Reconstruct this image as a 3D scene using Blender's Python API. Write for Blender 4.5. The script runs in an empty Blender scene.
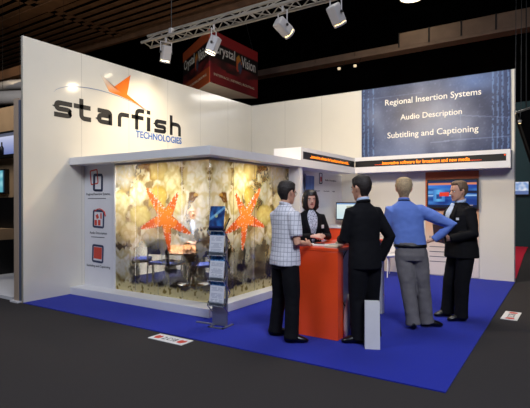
import bpy, bmesh, math, random
from mathutils import Vector, Matrix, noise
random.seed(7)
S = bpy.context.scene
COL = S.collection
PI = math.pi

# ------------------------------------------------------------------ materials
def lin(c):
    f = lambda v: (v / 255 / 12.92) if v / 255 <= 0.04045 else ((v / 255 + 0.055) / 1.055) ** 2.4
    return tuple(f(v) for v in c[:3]) + (1.0,)

def mat(name, rgb, rough=0.5, metal=0.0, spec=0.5, bump=0.0, bscale=60.0, var=0.0, coat=0.0, emit=0.0, sheen=0.0):
    m = bpy.data.materials.new(name); m.use_nodes = True
    nt = m.node_tree; b = nt.nodes['Principled BSDF']
    c = lin(rgb)
    b.inputs['Base Color'].default_value = c
    b.inputs['Roughness'].default_value = rough
    b.inputs['Metallic'].default_value = metal
    b.inputs['Specular IOR Level'].default_value = spec
    b.inputs['Coat Weight'].default_value = coat
    b.inputs['Sheen Weight'].default_value = sheen
    if emit:
        b.inputs['Emission Color'].default_value = c
        b.inputs['Emission Strength'].default_value = emit
    if bump or var:
        tc = nt.nodes.new('ShaderNodeTexCoord'); n = nt.nodes.new('ShaderNodeTexNoise')
        n.inputs['Scale'].default_value = bscale; n.inputs['Detail'].default_value = 4
        nt.links.new(tc.outputs['Object'], n.inputs['Vector'])
        if bump:
            bp = nt.nodes.new('ShaderNodeBump'); bp.inputs['Strength'].default_value = bump
            bp.inputs['Distance'].default_value = 0.01
            nt.links.new(n.outputs['Fac'], bp.inputs['Height']); nt.links.new(bp.outputs['Normal'], b.inputs['Normal'])
        if var:
            r = nt.nodes.new('ShaderNodeValToRGB')
            r.color_ramp.elements[0].position = 0.3; r.color_ramp.elements[1].position = 0.7
            r.color_ramp.elements[0].color = tuple(v * (1 - var) for v in c[:3]) + (1,)
            r.color_ramp.elements[1].color = tuple(min(1, v * (1 + var)) for v in c[:3]) + (1,)
            nt.links.new(n.outputs['Fac'], r.inputs['Fac']); nt.links.new(r.outputs['Color'], b.inputs['Base Color'])
    return m

def attr_mat(name, rough=0.4, emit=0.0, spec=0.5):
    m = bpy.data.materials.new(name); m.use_nodes = True
    nt = m.node_tree; b = nt.nodes['Principled BSDF']
    a = nt.nodes.new('ShaderNodeAttribute'); a.attribute_name = 'Col'
    b.inputs['Roughness'].default_value = rough; b.inputs['Specular IOR Level'].default_value = spec
    if emit:
        b.inputs['Base Color'].default_value = (0.01, 0.01, 0.01, 1)
        nt.links.new(a.outputs['Color'], b.inputs['Emission Color']); b.inputs['Emission Strength'].default_value = emit
    else:
        nt.links.new(a.outputs['Color'], b.inputs['Base Color'])
    return m

def math_node(nt, op, a, b=None):
    n = nt.nodes.new('ShaderNodeMath'); n.operation = op
    for i, v in enumerate((a, b)):
        if v is None: continue
        if isinstance(v, (int, float)): n.inputs[i].default_value = v
        else: nt.links.new(v, n.inputs[i])
    return n.outputs[0]

def panel_mat(name, rgb, axis, period, rough=0.13, line=0.005, coat=0.3):
    """glossy white exhibition panels with thin dark joints every `period` metres along an axis"""
    m = mat(name, rgb, rough, coat=coat, spec=0.5)
    nt = m.node_tree; b = nt.nodes['Principled BSDF']
    tc = nt.nodes.new('ShaderNodeTexCoord'); sx = nt.nodes.new('ShaderNodeSeparateXYZ')
    nt.links.new(tc.outputs['Object'], sx.inputs[0])
    v = math_node(nt, 'DIVIDE', sx.outputs[axis], period)
    fr = math_node(nt, 'FRACT', math_node(nt, 'ADD', v, 0.5 + 100))
    d = math_node(nt, 'ABSOLUTE', math_node(nt, 'SUBTRACT', fr, 0.5))
    k = math_node(nt, 'LESS_THAN', d, line / period / 2)
    n = nt.nodes.new('ShaderNodeTexNoise'); n.inputs['Scale'].default_value = 3
    nt.links.new(tc.outputs['Object'], n.inputs['Vector'])
    r = nt.nodes.new('ShaderNodeValToRGB'); c = lin(rgb)
    r.color_ramp.elements[0].color = tuple(x * 0.95 for x in c[:3]) + (1,); r.color_ramp.elements[1].color = c
    nt.links.new(n.outputs['Fac'], r.inputs['Fac'])
    mx = nt.nodes.new('ShaderNodeMixRGB'); mx.inputs[2].default_value = lin((172, 166, 154))
    nt.links.new(k, mx.inputs[0]); nt.links.new(r.outputs['Color'], mx.inputs[1])
    nt.links.new(mx.outputs[0], b.inputs['Base Color'])
    return m

M = {}
M['white_panel'] = panel_mat('white laminate', (232, 226, 212), 1, 1.0)
M['white_panel_x'] = panel_mat('white laminate back', (232, 226, 212), 0, 1.0)
M['white'] = mat('white lacquer', (228, 226, 226), 0.4, var=0.02, bscale=4)
M['beige_frame'] = mat('beige profile', (178, 156, 136), 0.5, var=0.03, bscale=4)
M['white_matt'] = mat('white matt board', (222, 220, 222), 0.6, var=0.02, bscale=4)
M['grey_frame'] = mat('grey aluminium', (150, 146, 144), 0.4, metal=0.6)
M['blue_frame'] = mat('blue grey profile', (84, 92, 112), 0.5)
M['carpet_blue'] = mat('royal blue carpet', (20, 37, 158), 0.95, spec=0.1, bump=0.5, bscale=400, var=0.12, sheen=0.1)
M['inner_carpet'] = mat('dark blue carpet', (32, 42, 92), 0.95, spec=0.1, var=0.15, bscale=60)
M['carpet_dark'] = mat('charcoal carpet', (58, 55, 55), 0.95, spec=0.1, bump=0.6, bscale=260, var=0.35)
M['carpet_red'] = mat('red carpet', (190, 40, 62), 0.95, spec=0.1, bump=0.4, bscale=300, var=0.1)
M['black'] = mat('black plastic', (14, 14, 15), 0.4)
M['void'] = mat('black drape', (7, 7, 9), 0.95, spec=0.05, var=0.3, bscale=2)
M['orange'] = mat('orange lacquer', (252, 82, 34), 0.35, var=0.03, bscale=5)
M['orange_poster'] = mat('orange board', (196, 92, 44), 0.5)
M['metal'] = mat('brushed metal', (168, 170, 174), 0.35, metal=0.85, bump=0.05, bscale=200)
M['chrome'] = mat('chrome', (200, 202, 205), 0.12, metal=1.0)
M['truss'] = mat('truss aluminium', (140, 134, 124), 0.5, metal=0.3)
M['lampbody'] = mat('pale grey lamp housing', (176, 172, 170), 0.45, metal=0.1)
M['slat'] = mat('brown timber slats', (112, 80, 56), 0.7, var=0.25, bscale=3)
M['paper'] = mat('white paper', (226, 224, 222), 0.7, var=0.03, bscale=8)
M['cream_paper'] = mat('cream paper', (222, 206, 180), 0.7, var=0.05, bscale=12)
M['ink'] = mat('black ink', (22, 21, 24), 0.5)
M['inkgrey'] = mat('grey ink', (92, 90, 98), 0.6)
M['inkblue'] = mat('blue ink', (40, 104, 186), 0.5)
M['inknavy'] = mat('navy ink', (34, 46, 84), 0.5)
M['inkred'] = mat('red ink', (206, 62, 44), 0.5)
M['inkarc'] = mat('pale blue ink', (120, 136, 172), 0.5)
M['letter_white'] = mat('white lettering', (240, 238, 228), 0.5)
M['led'] = mat('amber led', (255, 134, 16), 0.5, emit=1.6)
M['ledred'] = mat('red led', (255, 80, 16), 0.5, emit=0.9)
M['print'] = attr_mat('printed graphic', 0.35)
M['printstar'] = attr_mat('printed star', 0.7, spec=0.15)
M['printmatt'] = attr_mat('printed paper', 0.55)
M['screen'] = attr_mat('lit screen', 0.25, emit=1.0)
M['lens'] = mat('lit lamp lens', (255, 238, 200), 0.4, emit=12)
M['tiny_lamp'] = mat('tiny lit lamp', (255, 236, 200), 0.4, emit=0.5)
M['lens_dim'] = mat('lit lamp lens seen askew', (255, 226, 160), 0.4, emit=2.5)
M['beige'] = mat('beige hall wall', (170, 138, 102), 0.8, var=0.1, bscale=3)
M['teal'] = mat('teal hall wall', (22, 52, 58), 0.8, var=0.15, bscale=1)
M['beam'] = mat('brown steel beam', (104, 86, 76), 0.7, var=0.15, bscale=2)
M['wood'] = mat('orange beech table', (206, 138, 84), 0.4, var=0.15, bscale=6)
M['bluefab'] = mat('blue seat fabric', (44, 66, 150), 0.8, var=0.1, bscale=40)
# people
M['skin'] = mat('skin', (214, 160, 132), 0.55, var=0.06, bscale=18)
M['skin_pale'] = mat('pale skin', (222, 172, 150), 0.55, var=0.05, bscale=18)
M['suit'] = mat('black wool', (17, 17, 21), 0.85, spec=0.2, bump=0.35, bscale=9, var=0.15)
M['suit2'] = mat('black worsted', (20, 19, 21), 0.85, spec=0.2, bump=0.35, bscale=8, var=0.15)
M['greysuit'] = mat('grey wool', (104, 110, 120), 0.85, bump=0.3, bscale=9, var=0.1)
M['trouser_black'] = mat('black cotton', (15, 15, 19), 0.85, spec=0.2, bump=0.4, bscale=8, var=0.15)
M['trouser_grey'] = mat('grey flannel', (116, 112, 112), 0.85, spec=0.2, bump=0.5, bscale=9, var=0.14)
M['shirt_blue'] = mat('blue cotton', (104, 132, 206), 0.75, spec=0.2, bump=0.5, bscale=8, var=0.05)
M['shirt_pale'] = mat('pale blue cotton', (188, 204, 230), 0.75, spec=0.2, var=0.03)
M['shoe'] = mat('black leather', (12, 11, 12), 0.3)
M['hair_dark'] = mat('dark brown hair', (36, 27, 23), 0.6, bump=0.8, bscale=60, var=0.35)
M['hair_black'] = mat('near black hair', (22, 17, 17), 0.45, bump=0.6, bscale=50, var=0.3)
M['hair_blond'] = mat('ash blond hair', (176, 152, 116), 0.65, bump=0.8, bscale=60, var=0.3)
M['hair_brown'] = mat('greying brown hair', (112, 88, 66), 0.65, bump=0.8, bscale=60, var=0.3)
M['hair_grey'] = mat('grey hair', (150, 146, 138), 0.65, bump=0.8, bscale=60, var=0.2)
M['eyewhite'] = mat('eye white', (225, 220, 215), 0.3)
M['iris'] = mat('dark iris', (30, 22, 18), 0.25)
M['lip'] = mat('lips', (178, 88, 84), 0.5)
M['belt'] = mat('black belt leather', (14, 13, 13), 0.4)

def check_mat():
    m = mat('checked shirt cotton', (214, 214, 224), 0.75, spec=0.2)
    nt = m.node_tree; b = nt.nodes['Principled BSDF']
    tc = nt.nodes.new('ShaderNodeTexCoord'); sx = nt.nodes.new('ShaderNodeSeparateXYZ')
    nt.links.new(tc.outputs['Object'], sx.inputs[0])
    xs = math_node(nt, 'ADD', sx.outputs[0], math_node(nt, 'MULTIPLY', sx.outputs[1], 0.7))
    ks = []
    for o in (xs, sx.outputs[2]):
        fr = math_node(nt, 'FRACT', math_node(nt, 'ADD', math_node(nt, 'DIVIDE', o, 0.048), 50))
        ks.append(math_node(nt, 'LESS_THAN', fr, 0.12))
    k = math_node(nt, 'MULTIPLY', math_node(nt, 'MAXIMUM', ks[0], ks[1]), 0.62)
    mx = nt.nodes.new('ShaderNodeMixRGB'); mx.inputs[1].default_value = lin((228, 227, 234)); mx.inputs[2].default_value = lin((92, 96, 118))
    nt.links.new(k, mx.inputs[0]); nt.links.new(mx.outputs[0], b.inputs['Base Color'])
    n = nt.nodes.new('ShaderNodeTexNoise'); n.inputs['Scale'].default_value = 9
    bp = nt.nodes.new('ShaderNodeBump'); bp.inputs['Strength'].default_value = 0.5; bp.inputs['Distance'].default_value = 0.01
    nt.links.new(tc.outputs['Object'], n.inputs['Vector']); nt.links.new(n.outputs['Fac'], bp.inputs['Height']); nt.links.new(bp.outputs['Normal'], b.inputs['Normal'])
    return m
M['shirt_check'] = check_mat()

def scarf_mat():
    m = mat('patterned scarf', (150, 150, 176), 0.7)
    nt = m.node_tree; b = nt.nodes['Principled BSDF']
    tc = nt.nodes.new('ShaderNodeTexCoord'); v = nt.nodes.new('ShaderNodeTexVoronoi'); v.inputs['Scale'].default_value = 55
    nt.links.new(tc.outputs['Object'], v.inputs['Vector'])
    r = nt.nodes.new('ShaderNodeValToRGB')
    r.color_ramp.elements[0].color = lin((58, 62, 96)); r.color_ramp.elements[0].position = 0.25
    r.color_ramp.elements[1].color = lin((206, 208, 220)); r.color_ramp.elements[1].position = 0.45
    nt.links.new(v.outputs['Distance'], r.inputs['Fac']); nt.links.new(r.outputs['Color'], b.inputs['Base Color'])
    return m
M['scarf'] = scarf_mat()

def film_mat():
    """printed window film: ink where the print is dense, clear where it is not"""
    m = bpy.data.materials.new('printed window film'); m.use_nodes = True
    nt = m.node_tree; nt.nodes.remove(nt.nodes['Principled BSDF']); out = nt.nodes['Material Output']
    a = nt.nodes.new('ShaderNodeAttribute'); a.attribute_name = 'Col'
    tr = nt.nodes.new('ShaderNodeBsdfTransparent'); tr.inputs[0].default_value = (0.93, 0.94, 0.95, 1)
    df = nt.nodes.new('ShaderNodeBsdfDiffuse'); tl = nt.nodes.new('ShaderNodeBsdfTranslucent')
    gl = nt.nodes.new('ShaderNodeBsdfGlossy'); gl.inputs['Roughness'].default_value = 0.05
    for n in (df, tl): nt.links.new(a.outputs['Color'], n.inputs['Color'])
    ink = nt.nodes.new('ShaderNodeMixShader'); ink.inputs[0].default_value = 0.5
    nt.links.new(df.outputs[0], ink.inputs[1]); nt.links.new(tl.outputs[0], ink.inputs[2])
    mx = nt.nodes.new('ShaderNodeMixShader')
    nt.links.new(a.outputs['Alpha'], mx.inputs[0]); nt.links.new(tr.outputs[0], mx.inputs[1]); nt.links.new(ink.outputs[0], mx.inputs[2])
    fr = nt.nodes.new('ShaderNodeFresnel'); fr.inputs[0].default_value = 1.35
    m2 = nt.nodes.new('ShaderNodeMixShader')
    nt.links.new(fr.outputs[0], m2.inputs[0]); nt.links.new(mx.outputs[0], m2.inputs[1]); nt.links.new(gl.outputs[0], m2.inputs[2])
    nt.links.new(m2.outputs[0], out.inputs[0])
    return m
M['film'] = film_mat()

def clear_mat(name, tint):
    m = bpy.data.materials.new(name); m.use_nodes = True
    nt = m.node_tree; nt.nodes.remove(nt.nodes['Principled BSDF']); out = nt.nodes['Material Output']
    tr = nt.nodes.new('ShaderNodeBsdfTransparent'); tr.inputs[0].default_value = tint
    gl = nt.nodes.new('ShaderNodeBsdfGlossy'); gl.inputs['Roughness'].default_value = 0.03
    fr = nt.nodes.new('ShaderNodeFresnel'); fr.inputs[0].default_value = 1.3
    mx = nt.nodes.new('ShaderNodeMixShader')
    nt.links.new(fr.outputs[0], mx.inputs[0]); nt.links.new(tr.outputs[0], mx.inputs[1]); nt.links.new(gl.outputs[0], mx.inputs[2])
    nt.links.new(mx.outputs[0], out.inputs[0])
    return m
M['glass'] = clear_mat('clear glass', (0.96, 0.97, 0.97, 1))
M['acrylic'] = clear_mat('clear acrylic', (0.86, 0.88, 0.9, 1))

# ------------------------------------------------------------------ objects
def link(o, parent=None):
    COL.objects.link(o)
    if parent is not None: o.parent = parent
    return o

def thing(name, label, cat, loc=(0, 0, 0), rz=0.0, group=None):
    o = bpy.data.objects.new(name, None); o.empty_display_size = 0.1
    link(o); o.location = loc; o.rotation_euler = (0, 0, rz)
    o['label'] = label; o['category'] = cat
    if group: o['group'] = group
    return o

def tag(o, label, cat, group=None):
    o['label'] = label; o['category'] = cat
    if group: o['group'] = group
    return o

def obj(name, bm, m, parent=None, smooth=False, bevel=0.0, label=None):
    me = bpy.data.meshes.new(name)
    bmesh.ops.recalc_face_normals(bm, faces=bm.faces)
    bm.to_mesh(me); bm.free()
    ms = m if isinstance(m, (list, tuple)) else [m]
    for x in ms: me.materials.append(x)
    if smooth:
        for p in me.polygons: p.use_smooth = True
    o = bpy.data.objects.new(name, me); link(o, parent)
    if bevel:
        b = o.modifiers.new('bevel', 'BEVEL'); b.width = bevel; b.segments = 2; b.limit_method = 'ANGLE'
    if label: o['label'] = label
    return o

def struct(name, bm, m, **k):
    o = obj(name, bm, m, **k); o['kind'] = 'structure'; return o

def BM(): return bmesh.new()

def box(bm, x0, x1, y0, y1, z0, z1, rot=None, mi=0):
    vs = [bm.verts.new((x, y, z)) for z in (z0, z1) for y in (y0, y1) for x in (x0, x1)]
    if rot is not None:
        for v in vs: v.co = rot @ v.co
    fs = []
    for f in ((0, 2, 3, 1), (4, 5, 7, 6), (0, 1, 5, 4), (2, 6, 7, 3), (0, 4, 6, 2), (1, 3, 7, 5)):
        fc = bm.faces.new([vs[i] for i in f]); fc.material_index = mi; fs.append(fc)
    return vs

def bx(*a, **k):
    bm = BM(); box(bm, *a, **k); return bm

def frame(d):
    d = Vector(d).normalized()
    r = Vector((0, 0, 1)) if abs(d.z) < 0.9 else Vector((0, 1, 0))
    u = d.cross(r).normalized(); v = d.cross(u).normalized()
    return u, v

def connect(bm, rings, cap=True):
    for a, b in zip(rings, rings[1:]):
        n = len(a)
        for i in range(n):
            bm.faces.new((a[i], a[(i + 1) % n], b[(i + 1) % n], b[i]))
    if cap:
        bm.faces.new(rings[0][::-1]); bm.faces.new(rings[-1])

def tube(bm, pts, r, n=8, cap=True):
    """pts along a path; r a number or one per point (or (ra, rb))"""
    pts = [Vector(p) for p in pts]
    rs = r if isinstance(r, (list, tuple)) and len(r) == len(pts) else [r] * len(pts)
    rings = []; up = None
    for i, p in enumerate(pts):
        d = (pts[min(i + 1, len(pts) - 1)] - pts[max(i - 1, 0)]).normalized()
        if up is None: u, v = frame(d)
        else:
            u = (up - d * up.dot(d)).normalized(); v = d.cross(u).normalized()
        up = u
        ra, rb = rs[i] if isinstance(rs[i], (list, tuple)) else (rs[i], rs[i])
        rings.append([bm.verts.new(p + u * (ra * math.cos(t * 2 * PI / n)) + v * (rb * math.sin(t * 2 * PI / n))) for t in range(n)])
    connect(bm, rings, cap)
    return bm

def zloft(bm, secs, n=24, fn=None, pw=2.0):
    """secs: (z, cx, cy, a, b) horizontal rings"""
    rings = []
    for (z, cx, cy, a, b) in secs:
        ring = []
        for t in range(n):
            th = t * 2 * PI / n
            c, s = math.cos(th), math.sin(th)
            q = Vector((cx + a * math.copysign(abs(c) ** (2 / pw), c), cy + b * math.copysign(abs(s) ** (2 / pw), s), z))
            if fn: q = Vector(fn(q))
            ring.append(bm.verts.new(q))
        rings.append(ring)
    connect(bm, rings)
    return bm

def lathe(bm, prof, n=24, c=(0, 0, 0), M4=None, ring=False):
    rings = []
    for r, z in prof:
        ring = []
        for t in range(n):
            q = Vector((r * math.cos(t * 2 * PI / n), r * math.sin(t * 2 * PI / n), z))
            if M4 is not None: q = M4 @ q
            ring.append(bm.verts.new(q + Vector(c)))
        rings.append(ring)
    if ring: connect(bm, rings + [rings[0]], cap=False)
    else: connect(bm, rings)
    return bm

def ellipsoid(bm, c, r, n=12, M4=None):
    res = bmesh.ops.create_uvsphere(bm, u_segments=n, v_segments=max(6, n // 2 + 2), radius=1)
    for v in res['verts']:
        q = Vector((v.co.x * r[0], v.co.y * r[1], v.co.z * r[2]))
        if M4 is not None: q = M4 @ q
        v.co = q + Vector(c)
    return bm

def flat(bm, pts, nrm, t):
    """an outline given a real thickness t along nrm"""
    nrm = Vector(nrm)
    a = [bm.verts.new(Vector(p)) for p in pts]; b = [bm.verts.new(Vector(p) + nrm * t) for p in pts]
    n = len(a)
    bm.faces.new(a[::-1]); bm.faces.new(b)
    for i in range(n): bm.faces.new((a[i], a[(i + 1) % n], b[(i + 1) % n], b[i]))
    return bm

def text(name, body, org, xd, yd, w, h, m, parent, bold=0.0, t=0.003, shear=0.0):
    """lettering fitted to w x h with its lower left corner at org"""
    cu = bpy.data.curves.new('lettering', 'FONT'); cu.body = body; cu.offset = bold; cu.resolution_u = 3
    cu.extrude = 0.01; cu.shear = shear
    to = bpy.data.objects.new('tmp', cu); COL.objects.link(to)
    dg = bpy.context.evaluated_depsgraph_get(); dg.update()
    me = bpy.data.meshes.new_from_object(to.evaluated_get(dg))
    bpy.data.objects.remove(to); bpy.data.curves.remove(cu)
    xs = [v.co.x for v in me.vertices]; ys = [v.co.y for v in me.vertices]
    x0, x1, y0, y1 = min(xs), max(xs), min(ys), max(ys)
    xd, yd, org = Vector(xd).normalized(), Vector(yd).normalized(), Vector(org)
    nd = xd.cross(yd)
    for v in me.vertices:
        zz = t if v.co.z > 0 else 0
        v.co = org + xd * ((v.co.x - x0) / (x1 - x0) * w) + yd * ((v.co.y - y0) / (y1 - y0) * h) + nd * zz
    me.materials.clear(); me.materials.append(m); me.name = name
    if ' ' not in body:
        o = bpy.data.objects.new(name, me); link(o, parent); return o
    # one object per word: cut the row of letters at its widest gaps
    bm = bmesh.new(); bm.from_mesh(me); bpy.data.meshes.remove(me)
    seen, isl = set(), []
    for f0 in bm.faces:
        if f0 in seen: continue
        st, comp = [f0], []; seen.add(f0)
        while st:
            f = st.pop(); comp.append(f)
            for e in f.edges:
                for g in e.link_faces:
                    if g not in seen: seen.add(g); st.append(g)
        ds = [(v.co - org).dot(xd) for f in comp for v in f.verts]; isl.append((min(ds), max(ds), comp))
    isl.sort(key=lambda q: q[0]); gaps = []; r = isl[0][1]
    for q in isl[1:]: gaps.append(q[0] - r); r = max(r, q[1])
    cut = sorted(range(len(gaps)), key=lambda i: -gaps[i])[:len(body.split()) - 1]
    groups, cur = [], [isl[0][2]]
    for i, q in enumerate(isl[1:]):
        if i in cut: groups.append(cur); cur = []
        cur.append(q[2])
    groups.append(cur)
    for gr in groups:
        b2 = bmesh.new(); mp = {}
        for comp in gr:
            for f in comp:
                for v in f.verts:
                    if v not in mp: mp[v] = b2.verts.new(v.co)
                b2.faces.new([mp[v] for v in f.verts])
        me = bpy.data.meshes.new(name); b2.to_mesh(me); b2.free(); me.materials.append(m)
        o = bpy.data.objects.new(name, me); link(o, parent)
    bm.free()
    return o

def painted(name, org, xd, yd, w, h, nu, nv, fn, m, parent, t=0.004, back=True):
    """a printed board: a fine grid whose ink colours come from fn(u, v) (sRGB 0-255, optional alpha)"""
    org, xd, yd = Vector(org), Vector(xd).normalized(), Vector(yd).normalized(); nd = xd.cross(yd)
    bm = BM(); lay = bm.loops.layers.float_color.new('Col')
    g = [[bm.verts.new(org + xd * (w * i / nu) + yd * (h * j / nv) + nd * t) for i in range(nu + 1)] for j in range(nv + 1)]
    cols = {}
    for j in range(nv + 1):
        for i in range(nu + 1):
            c = fn(i / nu, j / nv)
            cols[g[j][i]] = lin(c)[:3] + ((c[3] if len(c) > 3 else 1.0),)
    for j in range(nv):
        for i in range(nu):
            bm.faces.new((g[j][i], g[j][i + 1], g[j + 1][i + 1], g[j + 1][i]))
    if back:
        bd = [g[0][i] for i in range(nu + 1)] + [g[j][nu] for j in range(1, nv + 1)] + [g[nv][i] for i in range(nu - 1, -1, -1)] + [g[j][0] for j in range(nv - 1, 0, -1)]
        bk = []
        for v in bd:
            q = bm.verts.new(v.co - nd * t); cols[q] = cols[v]; bk.append(q)
        n = len(bd)
        for i in range(n): bm.faces.new((bd[(i + 1) % n], bd[i], bk[i], bk[(i + 1) % n]))
        bm.faces.new(bk[::-1])
    for f in bm.faces:
        for l in f.loops: l[lay] = cols[l.vert]
    me = bpy.data.meshes.new(name); bm.to_mesh(me); bm.free(); me.materials.append(m)
    o = bpy.data.objects.new(name, me); link(o, parent)
    return o

def mix(a, b, k):
    k = max(0.0, min(1.0, k)); return tuple(x + (y - x) * k for x, y in zip(a, b))
def sm(x, a, b):
    k = max(0.0, min(1.0, (x - a) / (b - a))); return k * k * (3 - 2 * k)
def nz(x, y, s, seed=0.0): return noise.noise(Vector((x * s + seed, y * s - seed, seed * 1.7)))

def copy_tree(o, parent=None):
    c = o.copy(); COL.objects.link(c)
    if parent is not None: c.parent = parent
    for ch in o.children: copy_tree(ch, c)
    return c
# ------------------------------------------------------------------ camera
cam = bpy.data.cameras.new('camera'); camo = bpy.data.objects.new('camera', cam); COL.objects.link(camo)
cam.sensor_width = 36; cam.lens = 461.18 / 530 * 36; cam.clip_end = 200; cam.clip_start = 0.05
yaw, pitch, roll = 0.576876, -0.0025, -0.0014
fw = Vector((-math.sin(yaw) * math.cos(pitch), math.cos(yaw) * math.cos(pitch), math.sin(pitch)))
r0 = Vector((math.cos(yaw), math.sin(yaw), 0)); u0 = r0.cross(fw)
rr = r0 * math.cos(roll) + u0 * math.sin(roll); uu = u0 * math.cos(roll) - r0 * math.sin(roll)
camo.matrix_world = Matrix(((rr.x, uu.x, -fw.x, 6.785), (rr.y, uu.y, -fw.y, -3.801), (rr.z, uu.z, -fw.z, 1.496), (0, 0, 0, 1)))
S.camera = camo
S.view_settings.view_transform = 'Standard'; S.view_settings.look = 'None'
S.view_settings.exposure = 0.0; S.view_settings.gamma = 1.0; S.view_settings.use_curve_mapping = False
S.cycles.transparent_max_bounces = 24

# ------------------------------------------------------------------ the hall
struct('floor', bx(-16, 18, -9, 17, -0.2, 0.0), M['carpet_dark'])
bm = BM()
y = -8.0
while y < 6.4:
    box(bm, -16, -5.75, y, y + 0.15, 7.0, 7.03); box(bm, -5.35, 16, y, y + 0.15, 7.0, 7.03); box(bm, -5.70, -5.40, y + 0.15, y + 0.28, 7.0, 7.03)
    y += 0.30
box(bm, -16, 16, 3.5, 3.85, 6.95, 6.98); box(bm, -5.58, -5.52, -8, 6.42, 7.06, 7.10)
box(bm, -16, 16, 6.42, 6.54, 6.86, 7.1)
struct('ceiling', bm, M['slat'])
struct('ceiling', bx(-16, 18, -9, 17, 10.0, 10.2), M['void'])
struct('wall_back', bx(-16, 18, 16.8, 17, 0, 10), M['void'])
struct('wall_left', bx(-16, -15.8, -9, 17, 0, 10), M['void'])
struct('wall_right', bx(17.8, 18, -9, 17, 0, 10), M['void'])
struct('wall_teal', bx(5.0, 11.0, 14.0, 14.15, 0.0, 4.9), M['teal'])

# ------------------------------------------------------------------ the stand shell (6 x 6 m)
tag(obj('carpet', bx(-0.02, 6.0, 0.0, 6.0, 0.0, 0.01), M['carpet_blue']), 'royal blue carpet square laid under the white exhibition stand', 'carpet')
wl = struct('wall_left', bx(-0.045, 0.0, 0.0, 6.05, 0.0, 4.0), M['white_panel'])
wb = struct('wall_back', bx(0.0, 6.0, 6.0, 6.05, 0.0, 4.0), M['white_panel_x'])
struct('trim_1', bx(5.985, 6.003, 5.985, 6.0, 0.0, 4.0), M['grey_frame'])
struct('wall_inner', bx(2.42, 2.5, 3.30, 6.0, 0.0, 2.12), M['white'])

# neighbour's partition end, lower than the stand wall
t = thing('partition', 'grey and blue edged partition end of the neighbouring stand, touching the left white wall', 'partition', (-0.19, 0.0, 0))
obj('panel', bx(-0.02, 0.10, 0.03, 1.4, 0.0, 3.05), M['white_matt'], t)
obj('edge_profile', bx(-0.04, 0.075, -0.012, 0.03, 0.0, 3.08), M['beige_frame'], t, label='beige edge profile')
obj('edge_strip', bx(0.075, 0.112, 0.0, 0.03, 0.0, 3.05), M['blue_frame'], t, label='blue grey edge strip')
obj('foot', bx(-0.09, 0.12, -0.05, 0.12, 0.0, 0.025), M['white_matt'], t)

# ------------------------------------------------------------------ company sign on the left wall
t = thing('wall_sign', 'dark lowercase company lettering with orange star and thin arc on left white wall', 'sign', (0, 1.9, 3.3))
def W(y, z, x=0.002): return (x, y - 1.9, z - 3.3)
# squared, wide letters drawn as strokes; x-height = 1
def stroke(bm, path, t, place):
    path = [Vector(q) for q in path]; n = len(path); Lf, Rt = [], []
    for i in range(n):
        a = (path[i] - path[i - 1]).normalized() if i else (path[1] - path[0]).normalized()
        b = (path[i + 1] - path[i]).normalized() if i < n - 1 else a
        nn = Vector((-(a + b).y, (a + b).x)).normalized(); k = t / 2 / max(0.5, nn.dot(Vector((-a.y, a.x))))
        Lf.append(path[i] + nn * k); Rt.append(path[i] - nn * k)
    v = [[bm.verts.new(place(q, o_)) for q in row] for row in (Lf, Rt) for o_ in (0.004, 0.0005)]
    for i in range(n - 1):
        bm.faces.new((v[0][i], v[0][i + 1], v[2][i + 1], v[2][i])); bm.faces.new((v[0][i + 1], v[0][i], v[1][i], v[1][i + 1])); bm.faces.new((v[2][i], v[2][i + 1], v[3][i + 1], v[3][i]))
    for i in (0, n - 1): bm.faces.new((v[0][i], v[2][i], v[3][i], v[1][i]))
def rnd(pts, r=0.22):
    out = [Vector(pts[0])]
    for a, b, c in zip(pts, pts[1:], pts[2:]):
        a, b, c = Vector(a), Vector(b), Vector(c); k = min(r, (a - b).length / 2, (c - b).length / 2)
        p, q = b + (a - b).normalized() * k, b + (c - b).normalized() * k
        for i in range(6):
            u = i / 5; out.append(p * (1 - u) ** 2 + b * 2 * u * (1 - u) + q * u * u)
    return out + [Vector(pts[-1])]
T_ = 0.285; h_ = T_ / 2
GL = {'s': [rnd([(0.97, 1 - h_), (h_, 1 - h_), (h_, 0.5), (1 - h_, 0.5), (1 - h_, h_), (0.02, h_)])],
      't': [rnd([(0.42, 1.36), (0.42, h_), (0.98, h_)]), [(0.0, 1 - h_), (0.95, 1 - h_)]],
      'a': [rnd([(0.06, 1 - h_), (1 - h_, 1 - h_), (1 - h_, 0.0)]), rnd([(1 - h_, 0.57), (h_, 0.57), (h_, h_), (1 - h_, h_)])],
      'r': [rnd([(0.16, 0), (0.16, 1 - h_), (1.0, 1 - h_)], 0.3)],
      'f': [rnd([(0.40, 0), (0.40, 1.5 - h_), (1.0, 1.5 - h_)], 0.3), [(0.0, 1 - h_), (0.95, 1 - h_)]],
      'i': [[(0.5, 0), (0.5, 1)], [(0.5, 1.22), (0.5, 1.5)]],
      'h': [[(h_, 0), (h_, 1.5)], rnd([(h_, 0.5), (h_, 1 - h_), (1 - h_, 1 - h_), (1 - h_, 0)], 0.3)]}
XH = 0.268
for ch, y0_, y1_ in zip('starfish', (0.496, 0.854, 1.295, 1.74, 2.061, 2.425, 2.624, 3.045), (0.832, 1.189, 1.63, 2.0, 2.366, 2.535, 2.965, 3.386)):
    bm = BM(); w_ = y1_ - y0_; asp = w_ / XH
    for pth in GL[ch]:
        stroke(bm, [((q[0] if ch != 'i' else 0.5) * asp, q[1]) for q in pth], T_ * (1.0 if ch != 'i' else 1.15), lambda q, o_: W(y0_ + q[0] * XH, 2.885 + q[1] * XH + (y0_ - 1.9) * 0.008, o_))
    obj('letter', bm, M['ink'], t)
text('subtitle', 'TECHNOLOGIES', W(2.16, 2.735), (0, 1, 0), (0, 0, 1), 1.235, 0.132, M['inkblue'], t, bold=0.016, t=0.004)['label'] = 'blue capitals subtitle'
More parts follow.
